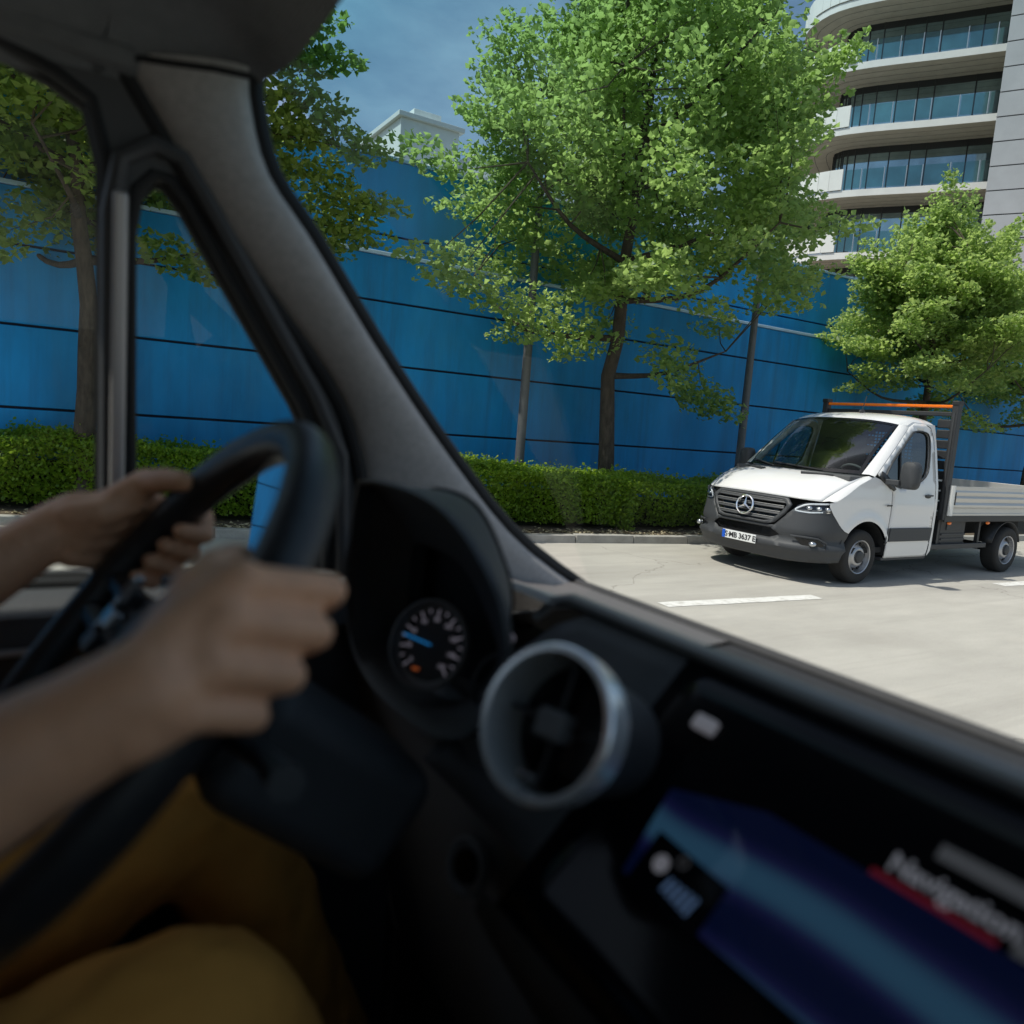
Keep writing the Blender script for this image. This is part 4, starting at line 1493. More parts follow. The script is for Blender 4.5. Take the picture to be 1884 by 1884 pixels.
# ---- left door
h1 = [(-.92, 1.5), (.049, 1.5), (.053, 1.59), (.048, 1.95), (.033, 2.005), (.002, 2.021), (-.042, 2.036), (-.3, 2.05), (-.92, 2.045)]
h2 = [(.080, 1.5), (.070, 1.89), (.076, 1.930), (.092, 1.948), (.108, 1.946), (.127, 1.925), (.183, 1.841), (.262, 1.724), (.300, 1.655), (.313, 1.535), (.313, 1.5)]
outer = [(-1.05, 1.46), (.40, 1.46), (.372, 1.542), (.350, 1.652), (.300, 1.757), (.165, 1.912), (.066, 2.045), (-.02, 2.085), (-.30, 2.105), (-1.05, 2.11)]
mb = panel(outer, [h1, h2], lambda x, z: Vector((x, dy(z), z)), .04, flip=True)
door = vb(mb, 'door', 'doorplastic', solid=-.055, bevel=.006, angle=40)
for h in (h1, h2):
    loop = [Vector((x, dy(z) + .003, z)) for x, z in dense(h, .02)]
    vb(MB().tube(loop, .0075, 8, closed=True), 'window_seal', 'seal', door)
    loop = [Vector((x, dy(z) + .030, z)) for x, z in dense(h, .02)]
    vb(MB().tube(loop, .010, 8, closed=True), 'outer_seal', 'seal', door)
vb(panel([(x, z - .05 if z < 1.52 else z) for x, z in h1], [], lambda x, z: Vector((x, dy(z) + .030, z)), .2), 'door_window', 'vansideglass', door, smooth=False)
vb(panel([(x, z - .03 if z < 1.52 else z) for x, z in h2], [], lambda x, z: Vector((x, dy(z) + .028, z)), .1), 'quarter_window', 'vansideglass', door, smooth=False)
mb = MB().obox((.0620, dy(1.71) - .016, 1.71), (.0075, 0, 0), (0, .006, 0), (.002, .0255, -.212))
vb(mb, 'window_divider', 'satin', door, bevel=.005)
# frame moulding round the quarter window (raised lip)
loop = [Vector((x, dy(z) - .006, z)) for x, z in dense([(.058, 1.5), (.052, 1.90), (.060, 1.955), (.090, 1.975), (.118, 1.968), (.142, 1.935), (.200, 1.85), (.278, 1.735), (.318, 1.66), (.330, 1.535), (.330, 1.5)], .03)]
vb(MB().tube(loop, .010, 8), 'frame_moulding', 'doorplastic', door)
# lower door
prof = [(.955, 1.50), (.90, 1.505), (.875, 1.49), (.872, 1.46), (.895, 1.44), (.905, 1.30), (.86, 1.26), (.82, 1.22), (.82, 1.19), (.90, 1.15), (.91, .80), (.97, .78)]
mb = MB().grid([[Vector((x, y, z)) for y, z in prof] for x in np.linspace(-1.05, .40, 10)])
dl = vb(mb, 'door_panel', 'doorplastic', door, angle=40, fixn=True)
vb(MB().tube([(-.9, .872, 1.452), (-.2, .870, 1.452), (.12, .872, 1.458)], .004, 6), 'door_trim', 'satin', dl)
vb(MB().box((-.30, .84, 1.33), (-.12, .90, 1.37)), 'door_handle', 'buttonsilver', dl, bevel=.012)
# ---- A pillar lining
Lp = [(.058, .905, 2.052), (.075, .906, 2.028), (.165, .918, 1.905), (.300, .936, 1.752), (.348, .946, 1.652), (.372, .955, 1.545), (.42, .95, 1.44)]
Rp = [(.172, .870, 2.062), (.174, .873, 2.030), (.196, .879, 1.965), (.250, .886, 1.903), (.350, .900, 1.780), (.462, .912, 1.656), (.583, .922, 1.542), (.74, .932, 1.447)]
rows = []
for i in range(25):
    t = i / 24
    a, b = Vector(tuple(cr(Lp, t))), Vector(tuple(cr(Rp, t)))
    row = [a + Vector((-.004, .045, 0)), a + Vector((0, .012, 0))]
    for k in range(9):
        s = k / 8
        p = a.lerp(b, s)
        p.y -= .013 * math.sin(math.pi * s) ** .7
        row.append(p)
    row += [b + Vector((.006, .012, .004)), b + Vector((.004, .05, .006))]
    rows.append(row)
pil = vb(MB().grid(rows), 'a_pillar', 'pillartrim', angle=75, fixn=True)
vb(MB().tube([Vector(tuple(cr(Lp, .04 + .9 * i / 20))) + Vector((-.006, .004, 0)) for i in range(21)], .009, 8), 'pillar_seal', 'seal', pil)
vb(MB().tube([Vector(tuple(cr(Rp, i / 24))) + Vector((.012, .016, .006)) for i in range(25)], .010, 8), 'glass_seal', 'seal', pil)
# ---- headliner with the rounded front corner
def hz(x, y):
    zf = float(np.interp(x, [-.6, -.3, -.05, .08, .14, .18, .205], [2.24, 2.225, 2.19, 2.145, 2.112, 2.082, 2.055]))
    zc = float(np.interp(y, [-.66, -.62, -.5, -.2, .5, .7, .80, .86, .89, .915], [2.04, 2.10, 2.17, 2.22, 2.21, 2.18, 2.135, 2.085, 2.052, 2.018]))
    k = .02
    h_ = max(0, k - abs(zf - zc)) / k
    return min(zf, zc) - h_ * h_ * k * .25
X_ = list(np.linspace(-1.05, -.15, 7)) + list(np.linspace(-.1, .205, 18))
Y_ = list(np.linspace(-.66, .5, 9)) + list(np.linspace(.55, .915, 16))
hl_ = vb(MB().grid([[Vector((x - (.03 * max(0, (y - .78) / .13) ** 2 if x > .05 else 0), y, hz(x, y))) for y in Y_] for x in X_]), 'headliner', 'headliner', angle=80)
vb(MB().tube([Vector((.06, .900, 2.050)), Vector((.10, .880, 2.048)), Vector((.14, .868, 2.050)), Vector((.176, .866, 2.052))], .0035, 6), 'lining_seam', 'seal', hl_)
vb(MB().tube([Vector((-1.0, .906, 2.065)), Vector((-.3, .905, 2.062)), Vector((0, .902, 2.055)), Vector((.07, .899, 2.048))], .016, 8), 'roof_rail', 'headliner', hl_)
mb = MB().obox((.03, .60, 2.150), (.085, 0, -.026), (0, .19, 0), (.003, 0, .009))
vs_ = vb(mb, 'sun_visor', 'visor', bevel=.008)
vb(MB().obox((.060, .815, 2.120), (.022, 0, -.008), (0, .028, .004), (0, 0, .010)), 'visor_hinge', 'seal', vs_, bevel=.005)
vb(MB().tube([(.055, .82, 2.125), (.05, .70, 2.142), (.05, .62, 2.147)], .006, 8), 'visor_rod', 'seal', vs_)
# grab handle over the door
gh = [(-.30, .865, 2.115), (-.27, .84, 2.085), (-.15, .835, 2.075), (-.03, .84, 2.085), (0, .865, 2.11)]
vb(MB().tube([Vector(tuple(cr(gh, i / 16))) for i in range(17)], .011, 8), 'grab_handle', 'visor', hl_)
# ---- windscreen
def wsv(a, b):
    """a 0 left .. 1 right, b 0 bottom .. 1 top"""
    y = .935 - 1.62 * a
    yy = (y - .13) / .81
    x0 = .80 - .05 * yy * yy
    x1 = .225 - .03 * yy * yy
    p = Vector((x0, y, 1.44)).lerp(Vector((x1, y * .965, 2.085)), b)
    p.x += .03 * math.sin(math.pi * b)
    p.z += .03 * math.sin(math.pi * b)
    return p
vb(MB().grid([[wsv(i / 20, j / 10) for i in range(21)] for j in range(11)]), 'windscreen', 'vanglass', angle=80)
# ---- dashboard
def pp(z):
    return .30 + (z - 1.40)
yA, yB = .615, -.62
ys = [yB, -.3, 0, .2, .4, .43]
rows = []
for y in ys:
    r_ = []
    cut = 0 if y < .56 else .05 * ((y - .56) / .055) ** 2      # rounded upper left corner
    for k in range(9):
        z = 1.375 + (1.546 - cut - 1.375) * k / 8
        r_.append(Vector((pp(z), y, z)))
    rows.append(r_)
gp_ = vb(MB().grid(rows, flip=True), 'gloss_panel', 'piano', solid=.01, angle=40)
rows = []
for y in (.43, .50, .56, .595, .615):
    r_ = []
    cut = 0 if y < .56 else .05 * ((y - .56) / .055) ** 2
    for k in range(9):
        z = 1.40 + (1.546 - cut - 1.40) * k / 8
        r_.append(Vector((pp(z), y, z)))
    rows.append(r_)
vb(MB().grid(rows, flip=True), 'vent_panel', 'dashplastic', solid=.01, angle=40)
prof = [(.452, 1.540), (.475, 1.536), (.53, 1.512), (.60, 1.488), (.66, 1.476), (.690, 1.478), (.705, 1.474), (.715, 1.462), (.78, 1.440), (.84, 1.40)]
mb = MB().grid([[Vector((x, y, z)) for x, z in prof] for y in np.linspace(-.64, .61, 12)])
dash = vb(mb, 'dashboard', 'dashplastic', angle=50)
mb = MB().grid([[Vector((x - .03 * max(0, 1 - j / 6), y, z + .004)) for j, (x, z) in enumerate(prof)] for y in np.linspace(.61, .935, 8)])
vb(mb, 'dash_corner', 'dashgrey', dash, angle=60)
lip = [(.447, .60 - 1.2 * i / 20, 1.5475) for i in range(21)]
vb(MB().tube([(.425, .632, 1.522), (.440, .622, 1.541)] + lip, [.004, .0065] + [.0075] * 21, 10), 'dash_lip', 'lipgrey', dash)
vb(MB().tube([(.462, .60 - 1.2 * i / 20, 1.5400) for i in range(21)], .005, 8), 'dash_groove', 'seal', dash)
vb(MB().tube([(.700, .93 - 1.55 * i / 20, 1.479) for i in range(21)], .008, 10), 'dash_ridge', 'dashplastic', dash)
vb(MB().tube([(.775, .92 - 1.53 * i / 20, 1.4485) for i in range(21)], .006, 8), 'screen_seal', 'seal', dash)
# lower dash and knee panel
prof = [(.275, 1.376), (.27, 1.36), (.285, 1.33), (.34, 1.24), (.36, 1.10), (.42, .90), (.55, .76)]
mb = MB().grid([[Vector((x, y, z)) for x, z in prof] for y in (-.64, -.2, .1, .25, .36, .45)])
ld = vb(mb, 'lower_dash', 'dashplastic', dash, angle=50)
prof = [(.345, 1.452), (.33, 1.43), (.335, 1.39), (.355, 1.30), (.375, 1.18), (.42, 1.0), (.55, .78)]
mb = MB().grid([[Vector((x - (.012 if .5 < y < .62 else 0), y, z)) for x, z in prof] for y in (.44, .5, .56, .62, .74, .86, .93)])
kp = vb(mb, 'knee_panel', 'dashgrey', dash, angle=60)
vb(MB().obox((.19, .20, 1.05), (.10, 0, 0), (0, .10, 0), (-.02, 0, .18)), 'centre_console', 'dashplastic', dash, bevel=.03)
nk = Vector((-.95, -.1, .28)).normalized()
kn = vb(MB().lathe([(.026, 0), (.026, .008), (.022, .010), (.020, .004), (0, .004)], (.322, .548, 1.325), nk, 28), 'start_button', 'dashgrey', kp)
vb(MB().lathe([(.015, .004), (.014, .009), (0, .010)], (.322, .548, 1.325), nk, 24), 'button_face', 'piano', kn)
# ---- round air vent
vc = Vector((.290, .399, 1.520))
vn = Vector((-.88, -.26, .40)).normalized()
def ring(*prof):
    return [(r_ * .79, h) for r_, h in prof]
vt = vb(MB().lathe(ring((.0660, -.010), (.0675, .000), (.0675, .012), (.0655, .0140), (.0605, .0140), (.0590, .011), (.0575, -.004), (.056, -.026), (.050, -.030)), vc, vn, 56), 'air_vent', 'ventring', dash, angle=35)
vb(MB().lathe(ring((.056, -.024), (.040, -.040), (.0, -.046)), vc, vn, 40), 'vent_bowl', 'ventdark', vt)
vb(MB().lathe(ring((.0640, -.008), (.058, -.02), (.050, -.080)), vc, vn, 40), 'vent_base', 'dashplastic', vt)
vx = vn.cross(Vector((0, 0, 1))).normalized()
vz = vx.cross(vn)
vb(MB().obox(vc - vn * .014 + vz * .002, vx * .042, vz * .0016, vn * .010), 'vent_blade', 'ventdark', vt, smooth=False)
vb(MB().obox(vc - vn * .012, vx * .0016, vz * .042, vn * .008), 'vent_blade', 'ventdark', vt, smooth=False)
vb(MB().obox(vc - vn * .002, vx * .012, vz * .010, vn * .008), 'vent_knob', 'dashgrey', vt, bevel=.003)
vb(MB().obox(vc - vn * .004 - vz * .037 + vx * .010, vx * .009, vz * .002, vn * .002), 'vent_marker', 'buttonsilver', vt, smooth=False)
# ---- touch screen lying in the gloss panel
en = Vector((-.7071, 0, .7071))
ez_ = Vector((.7071, 0, .7071))
ey_ = Vector((0, -1, 0))
sc0 = Vector((pp(1.462), .205, 1.462)) + en * .003
def scr(px, py, d=.0):
    """point on the screen: px to the right, py up, metres"""
    return sc0 + ey_ * px + ez_ * py + en * d
mb = MB().add([scr(-.152, -.048), scr(.16, -.048), scr(.16, .036), scr(-.09, .036), scr(-.160, .016)], [(0, 1, 2, 3, 4)])
ts = vb(mb, 'touch_screen', 'display', dash, smooth=False)
def on_scr(mb_, px, py, d, k=1.0):
    return mb_.xform(lambda v: scr(px + v.x, py + v.y, d + v.z))
vb(MB().add([scr(-.020, .036, .0010), scr(.046, .036, .0010), scr(.046, .0395, .0010), scr(-.020, .0395, .0010)], [(0, 1, 2, 3)]), 'red_underline', 'screenred', ts, smooth=False)
vb(on_scr(text_mesh('Navigation', .0155, 'LEFT', bold=.0004), -.014, .0475, .0010), 'screen_text', 'screenwhite', ts, smooth=False)
vb(MB().add([scr(.004, .061, .0010), scr(.07, .061, .0010), scr(.07, .070, .0010), scr(.004, .070, .0010)], [(0, 1, 2, 3)]), 'search_field', 'screengrey', ts, smooth=False)
vb(MB().add([scr(.052, .037, .0010), scr(.085, .037, .0010), scr(.085, .046, .0010), scr(.052, .046, .0010)], [(0, 1, 2, 3)]), 'side_label', 'screengrey', ts, smooth=False)
vb(MB().add([scr(-.146, -.052, .0006), scr(-.082, -.052, .0006), scr(-.082, -.016, .0006), scr(-.146, -.012, .0006)], [(0, 1, 2, 3)]), 'map_card', 'piano', ts, smooth=False)
vb(MB().lathe([(.0062, 0), (0, .0001)], scr(-.130, -.029, .0012), en, 20), 'card_icon', 'screenwhite', ts, smooth=False)
vb(MB().lathe([(.0042, 0), (.0030, 0)], scr(-.117, -.020, .0012), en, 20), 'card_symbol', 'screengrey', ts, smooth=False)
for k in range(5):
    vb(MB().add([scr(-.120 + k * .0055, -.042 - .0007 * k, .0012), scr(-.1168 + k * .0055, -.042 - .0007 * k, .0012), scr(-.115 + k * .0055, -.032, .0012), scr(-.118 + k * .0055, -.032, .0012)], [(0, 1, 2, 3)]), 'card_glyph', 'screenblue', ts, smooth=False)
# small lit switch above the screen
bt = vb(MB().obox(Vector((pp(1.510), .374, 1.510)) + en * .004, ey_ * .010, ez_ * .006, en * .003), 'hazard_switch', 'screenwhite', dash, bevel=.002)
# ---- instrument binnacle
OL = [(.752, 1.639), (.738, 1.653), (.642, 1.656), (.563, 1.652), (.513, 1.637), (.48, 1.617), (.458, 1.60), (.446, 1.581), (.441, 1.559), (.452, 1.528), (.49, 1.475), (.56, 1.44), (.66, 1.43), (.74, 1.432), (.79, 1.455), (.802, 1.493), (.795, 1.54), (.78, 1.577), (.765, 1.612)]
OL = smoothpoly(OL, 2)
cy_, cz_ = .625, 1.54
def lp(sc, X, dz=0, lean=.10):
    """outline of the binnacle at depth X; the well runs forward and a little to the left"""
    return [Vector((X - (z - 1.53) * lean, cy_ + (y - cy_) * sc + max(0, X - .284) * 1.45 * min(1, max(0, (.80 - y) / .34)), cz_ + (z - cz_) * sc + dz)) for y, z in OL]
rows = [lp(.84, .345, -.05), lp(.90, .325, -.026), lp(.955, .304, -.008), lp(.99, .290), lp(1.0, .284), lp(.992, .279), lp(.965, .281), lp(.95, .30), lp(.90, .36), lp(.80, .38)]
mb = MB().grid([r_ + [r_[0]] for r_ in rows])
bin_ = vb(mb, 'instrument_binnacle', 'dashplastic', dash, angle=60, fixn=True)
fc = lp(.92, .365)
vb(MB().add(fc, [tuple(range(len(fc)))]), 'cluster_face', 'dialface', bin_, smooth=False)
# dial
dc = Vector((.322, .662, 1.495))
dn = Vector((-.78, -.46, .34)).normalized()
dx = dn.cross(Vector((0, 0, 1))).normalized() * -1
dz_ = Vector((0, 0, 1)) - dn * dn.z
dz_.normalize()
if dx.y > 0:
    dx = -dx
dl_ = vb(MB().lathe([(.044, -.006), (.045, .004), (.0425, .005), (.041, -.002), (.036, -.004)], dc, dn, 48), 'speedometer', 'dashgrey', bin_)
vb(MB().lathe([(.037, -.004), (0, -.0042)], dc, dn, 40), 'dial_face', 'dialface', dl_, smooth=False)
for k in range(17):
    a = R(225 - 270 * k / 16)
    ra = dx * math.cos(a) + dz_ * math.sin(a)
    ta = dx * -math.sin(a) + dz_ * math.cos(a)
    big = k % 2 == 0
    vb(MB().obox(dc + ra * (.0325 if big else .0338) - dn * .0025, ra * (.0030 if big else .0018), ta * .0006, dn * .0003), 'dial_tick', 'tick', dl_, smooth=False)
for k in range(9):
    a = R(225 - 270 * k / 8)
    ra = dx * math.cos(a) + dz_ * math.sin(a)
    nm = text_mesh(str(k * 20), .0058, bold=.00008)
    o_ = dc + ra * .0255 - dn * .0024
    nm.xform(lambda v: o_ + dx * v.x + dz_ * v.y)
    vb(nm, 'dial_number', 'tick', dl_, smooth=False)
a = R(172)
ra = dx * math.cos(a) + dz_ * math.sin(a)
ta = dx * -math.sin(a) + dz_ * math.cos(a)
vb(MB().obox(dc + ra * .016, ra * .017, ta * .0007, dn * .0006), 'dial_needle', 'needle', dl_, smooth=False)
vb(MB().obox(dc - dz_ * .026 - dx * .010 - dn * .002, dx * .004, dz_ * .0014, dn * .0003), 'warning_lamp', 'orangelamp', dl_, smooth=False)
d2 = Vector((.345, .555, 1.485))
vb(MB().lathe([(.030, -.004), (.031, .002), (.029, .0025), (.028, -.003)], d2, dn, 40), 'side_gauge', 'dashplastic', bin_)
for k in range(3):
    vb(MB().lathe([(.0042, 0), (.0030, .0002)], Vector((.345, .565 - k * .008, 1.532)), dn, 16), 'odometer_ring', 'tick', bin_, smooth=False)
# dash end left of the binnacle
mb = MB().obox((.40, .905, 1.475), (.07, 0, -.01), (0, .045, 0), (.01, 0, .060))
vb(mb, 'dash_end', 'dashgrey', dash, bevel=.02, segs=4)
# ---- steering wheel
wc = Vector((.041, .570, 1.541))
tl = .652
wa, wb_ = Vector((0, 1, 0)), Vector((math.sin(tl), 0, math.cos(tl)))
wnn = Vector((-math.cos(tl), 0, math.sin(tl)))          # towards the driver
def wp(th, r_=.19, d=0):
    return wc + wa * (r_ * math.cos(R(th))) + wb_ * (r_ * math.sin(R(th))) + wnn * d
sw_ = vb(MB().tube([wp(360 * k / 72) for k in range(72)], [.0168 + .0012 * (1 if (30 < 5 * k < 65 or 115 < 5 * k < 150) else 0) for k in range(72)], 16, closed=True), 'steering_wheel', 'leatherrim', angle=80)
rows = []
for d, s in ((-.085, .040), (-.06, .058), (-.03, .070), (-.012, .066), (-.004, .05), (0, .02)):
    rows.append([wc + wa * (s * 1.18 * math.copysign(abs(math.cos(t)) ** .8, math.cos(t))) + wb_ * (s * .95 * math.copysign(abs(math.sin(t)) ** .8, math.sin(t)) - .008) + wnn * d for t in [2 * math.pi * k / 32 for k in range(33)]])
hub = vb(MB().grid(rows), 'airbag_pad', 'wheelplastic', sw_, angle=60, fixn=True)
for th in (0, 180):
    s = 1 if th == 0 else -1
    for off_ in (.022, -.022):
        pts = [wc + wa * (s * .055) + wb_ * off_ * .9 + wnn * -.022, wc + wa * (s * .12) + wb_ * off_ * .7 + wnn * -.014, wp(th + (off_ * s) * 250, .182, -.002)]
        vb(MB().tube(pts, [.016, .012, .011], 8), 'spoke', 'wheelplastic', sw_)
    for k in range(3):
        c = wc + wa * (s * (.088 + .0 * k)) + wb_ * (.024 - .022 * k) + wnn * .000
        vb(MB().obox(c, wa * .016, wb_ * .008, wnn * .005), 'wheel_button', 'buttonsilver' if k == 1 else 'wheelplastic', sw_, bevel=.002)
    vb(MB().obox(wc + wa * (s * .108) + wb_ * .004 + wnn * -.001, wa * .003, wb_ * .034, wnn * .004), 'button_trim', 'buttonsilver', sw_, bevel=.0015)
vb(MB().tube([wc - wb_ * .055 + wnn * -.03, wc - wb_ * .12 + wnn * -.02, wp(270, .18)], [.022, .018, .014], 8), 'lower_spoke', 'wheelplastic', sw_)
col0 = wc - wnn * .07
mb = MB()
mb.obox(col0 - wnn * .10, wnn * .085, wa * .062, wb_ * .050)
vb(mb, 'column_shroud', 'dashplastic', bevel=.025, segs=4)
for s in (1, -1):
    p0 = wc - wnn * .085 + wa * (s * .05)
    vb(MB().tube([p0, p0 + wa * (s * .06) + wb_ * .012, p0 + wa * (s * .12) + wb_ * .02 + wnn * .01], [.008, .008, .011], 8), 'stalk', 'wheelplastic')
# ---- driver seat
mb = MB().obox((-.28, .57, 1.08), (.28, 0, .03), (0, .25, 0), (0, 0, .08))
seat = vb(mb, 'driver_seat', 'vanseat', bevel=.05, segs=4)
for s in (1, -1):
    vb(MB().obox((-.24, .57 + s * .235, 1.13), (.26, 0, .03), (0, .045, 0), (0, 0, .07)), 'seat_bolster', 'vanseat', seat, bevel=.035, segs=4)
vb(MB().obox((-.66, .57, 1.50), (.07, 0, .02), (0, .25, 0), (-.08, 0, .36)), 'seat_back', 'vanseat', seat, bevel=.05, segs=4)
vb(MB().obox((-.77, .57, 1.98), (.05, 0, 0), (0, .13, 0), (0, 0, .10)), 'headrest', 'vanseat', seat, bevel=.04, segs=4)
# ---- outside mirror on the left
mn = Vector((-.93, -.36, .13)).normalized()
mt = Vector((-mn.y, mn.x, 0)).normalized()
mu_ = mn.cross(mt).normalized()
if mu_.z < 0:
    mu_ = -mu_
mc_ = Vector((.315, 1.215, 1.555))
om = vb(MB().obox(mc_ - mn * .035, mt * .078, mu_ * .088, mn * .034), 'door_mirror', 'dashplastic', bevel=.022, segs=4)
vb(MB().obox(mc_ + mn * .0005, mt * .070, mu_ * .078, mn * .0015), 'mirror_glass', 'mirrorglass', om, smooth=False)
vb(MB().tube([(.36, 1.0, 1.51), (.35, 1.12, 1.50), (.345, 1.18, 1.51)], .018, 8), 'mirror_arm', 'dashplastic', om)
# ---- the rest of the cab shell
vb(MB().box((-1.1, -.70, .70), (.62, .98, .76)), 'cab_floor', 'carpet', smooth=False)
vb(MB().box((-1.12, -.72, .72), (-1.06, 1.0, 2.25)), 'cab_partition', 'bouncegrey', smooth=False)
mb = MB().grid([[Vector((x, y, z)) for x, z in ((-1.12, 2.30), (-.3, 2.30), (.1, 2.24), (.19, 2.14))] for y in (-.70, .90)])
vb(mb, 'roof_skin', 'vanpaint', solid=.02, angle=60)
vb(MB().grid([[Vector((x, .955 + .03 * k, z)) for x, z in ((-1.12, 2.13), (-.05, 2.12), (.08, 2.07))] for k in (0, 1)] ), 'drip_rail', 'vanpaint', smooth=False)
vb(MB().add([(-1.12, .93, 2.30), (.1, .93, 2.24), (.15, .93, 2.12), (.06, .96, 2.06), (-.05, .96, 2.09), (-1.12, .96, 2.10)], [(0, 1, 2, 3, 4, 5)]), 'roof_side', 'vanpaint', smooth=False, solid=.01)
mirr = [(x, z) for x, z in outer]
mb = panel(outer, [[(-.92, 1.5), (.30, 1.5), (.30, 1.66), (.18, 1.85), (.08, 2.0), (0, 2.03), (-.92, 2.045)]], lambda x, z: Vector((x, -.67 + .12 * (z - 1.5), z)), .08)
rd = vb(mb, 'right_door', 'doorplastic', solid=.05)
vb(MB().add([(x, -.685 + .12 * (z - 1.5), z) for x, z in [(-.92, 1.46), (.32, 1.46), (.30, 1.66), (.18, 1.85), (.08, 2.0), (0, 2.03), (-.92, 2.045)]], [tuple(range(7))]), 'right_window', 'vansideglass', rd, smooth=False)
vb(MB().box((-1.05, -.70, .76), (.60, -.64, 1.47)), 'right_door_panel', 'bouncegrey', rd, smooth=False)
mb = MB().grid([[Vector(p) + Vector((0, dy_, 0)) for dy_ in (0, -.05)] for p in ((.66, -.62, 1.45), (.4, -.60, 1.66), (.20, -.58, 2.06))])
vb(mb, 'right_pillar', 'pillartrim', solid=.08)
vb(MB().box((.55, -.72, .70), (.62, 1.0, 1.42)), 'firewall', 'carpet', smooth=False)
rows = []
for t in range(9):
    f = t / 8
    rows.append([Vector((.84 + .62 * f - .10 * abs((y - .15) / .85) ** 3, y, 1.385 - .26 * f ** 1.6)) for y in np.linspace(-.68, .98, 13)])
vb(MB().grid(rows), 'van_hood', 'vanpaint', angle=60)
vb(MB().box((-1.1, 1.035, .45), (.44, 1.06, 1.44)), 'outer_skin', 'vanpaint', smooth=False)
vb(MB().box((.36, .925, .70), (.62, .965, 1.44)), 'kick_panel', 'carpet', smooth=False)
vb(MB().box((.42, -.66, .74), (.54, .96, 1.43)), 'dash_carrier', 'carpet', smooth=False)
vb(MB().box((.37, .945, .72), (.80, 1.03, 1.435)), 'sun_leak_block', 'carpet', smooth=False)  # unseen box added to stop sunlight leaking in beside the dash
# ------------------------------------------------------------------ the driver
sk = mat('skin', (0.74, 0.38, 0.22), 0.48, var=.10, vscale=30, bump=.10, bscale=160, spec=.4)
sk.node_tree.nodes['Principled BSDF'].inputs['Subsurface Weight'].default_value = .12
sk.node_tree.nodes['Principled BSDF'].inputs['Subsurface Radius'].default_value = (.012, .005, .003)
mat('mustard', (0.68, 0.30, 0.055), 0.9, var=.10, vscale=8, bump=.35, bscale=14)
mat('shirt', (0.05, 0.05, 0.055), 0.9, bump=.3, bscale=16)
mat('hair', (0.03, 0.02, 0.015), .7)
mat('shoe', (0.03, 0.028, 0.026), .6)
mat('nail', (0.50, 0.30, 0.23), .35)

def caps(mb, pts, rad, n=14):
    """chain of tapered limbs with round ends"""
    pts = [Vector(p) for p in pts]
    for i in range(len(pts) - 1):
        a, b = pts[i], pts[i + 1]
        ra, rb = rad[i], rad[i + 1]
        d = (b - a)
        if d.length < 1e-6:
            continue
        d.normalize()
        prof = []
        for k in range(5):
            t = math.pi / 2 * (1 - k / 4)
            prof.append((max(1e-5, ra * math.cos(t)), -ra * math.sin(t)))
        L_ = (b - a).length
        for k in range(5):
            t = math.pi / 2 * (k / 4)
            prof.append((max(1e-5, rb * math.cos(t)), L_ + rb * math.sin(t)))
        mb.lathe(prof, a, d, n)
    return mb
def skinned(mb, name, m, par, voxel, smooth=4):
    me = bpy.data.meshes.new('tmp')
    me.from_pydata(mb.v, [], mb.f)
    bm = bmesh.new()
    bm.from_mesh(me)
    bmesh.ops.remove_doubles(bm, verts=bm.verts, dist=2e-5)
    bmesh.ops.recalc_face_normals(bm, faces=bm.faces)
    bm.to_mesh(me)
    bm.free()
    ob = bpy.data.objects.new('tmp', me)
    COL.objects.link(ob)
    md = ob.modifiers.new('r', 'REMESH')
    md.mode = 'VOXEL'
    md.voxel_size = voxel
    md.use_smooth_shade = True
    sm = ob.modifiers.new('s', 'SMOOTH')
    sm.factor = .5
    sm.iterations = smooth
    dg = bpy.context.evaluated_depsgraph_get()
    me2 = bpy.data.meshes.new_from_object(ob.evaluated_get(dg))
    bpy.data.objects.remove(ob, do_unlink=True)
    w = wloc(par)
    me2.transform(Matrix.Translation(-w))
    me2.shade_smooth()
    me2.name = name
    o = bpy.data.objects.new(name, me2)
    COL.objects.link(o)
    o.data.materials.clear()
    o.data.materials.append(M[m])
    o.parent = par
    return o

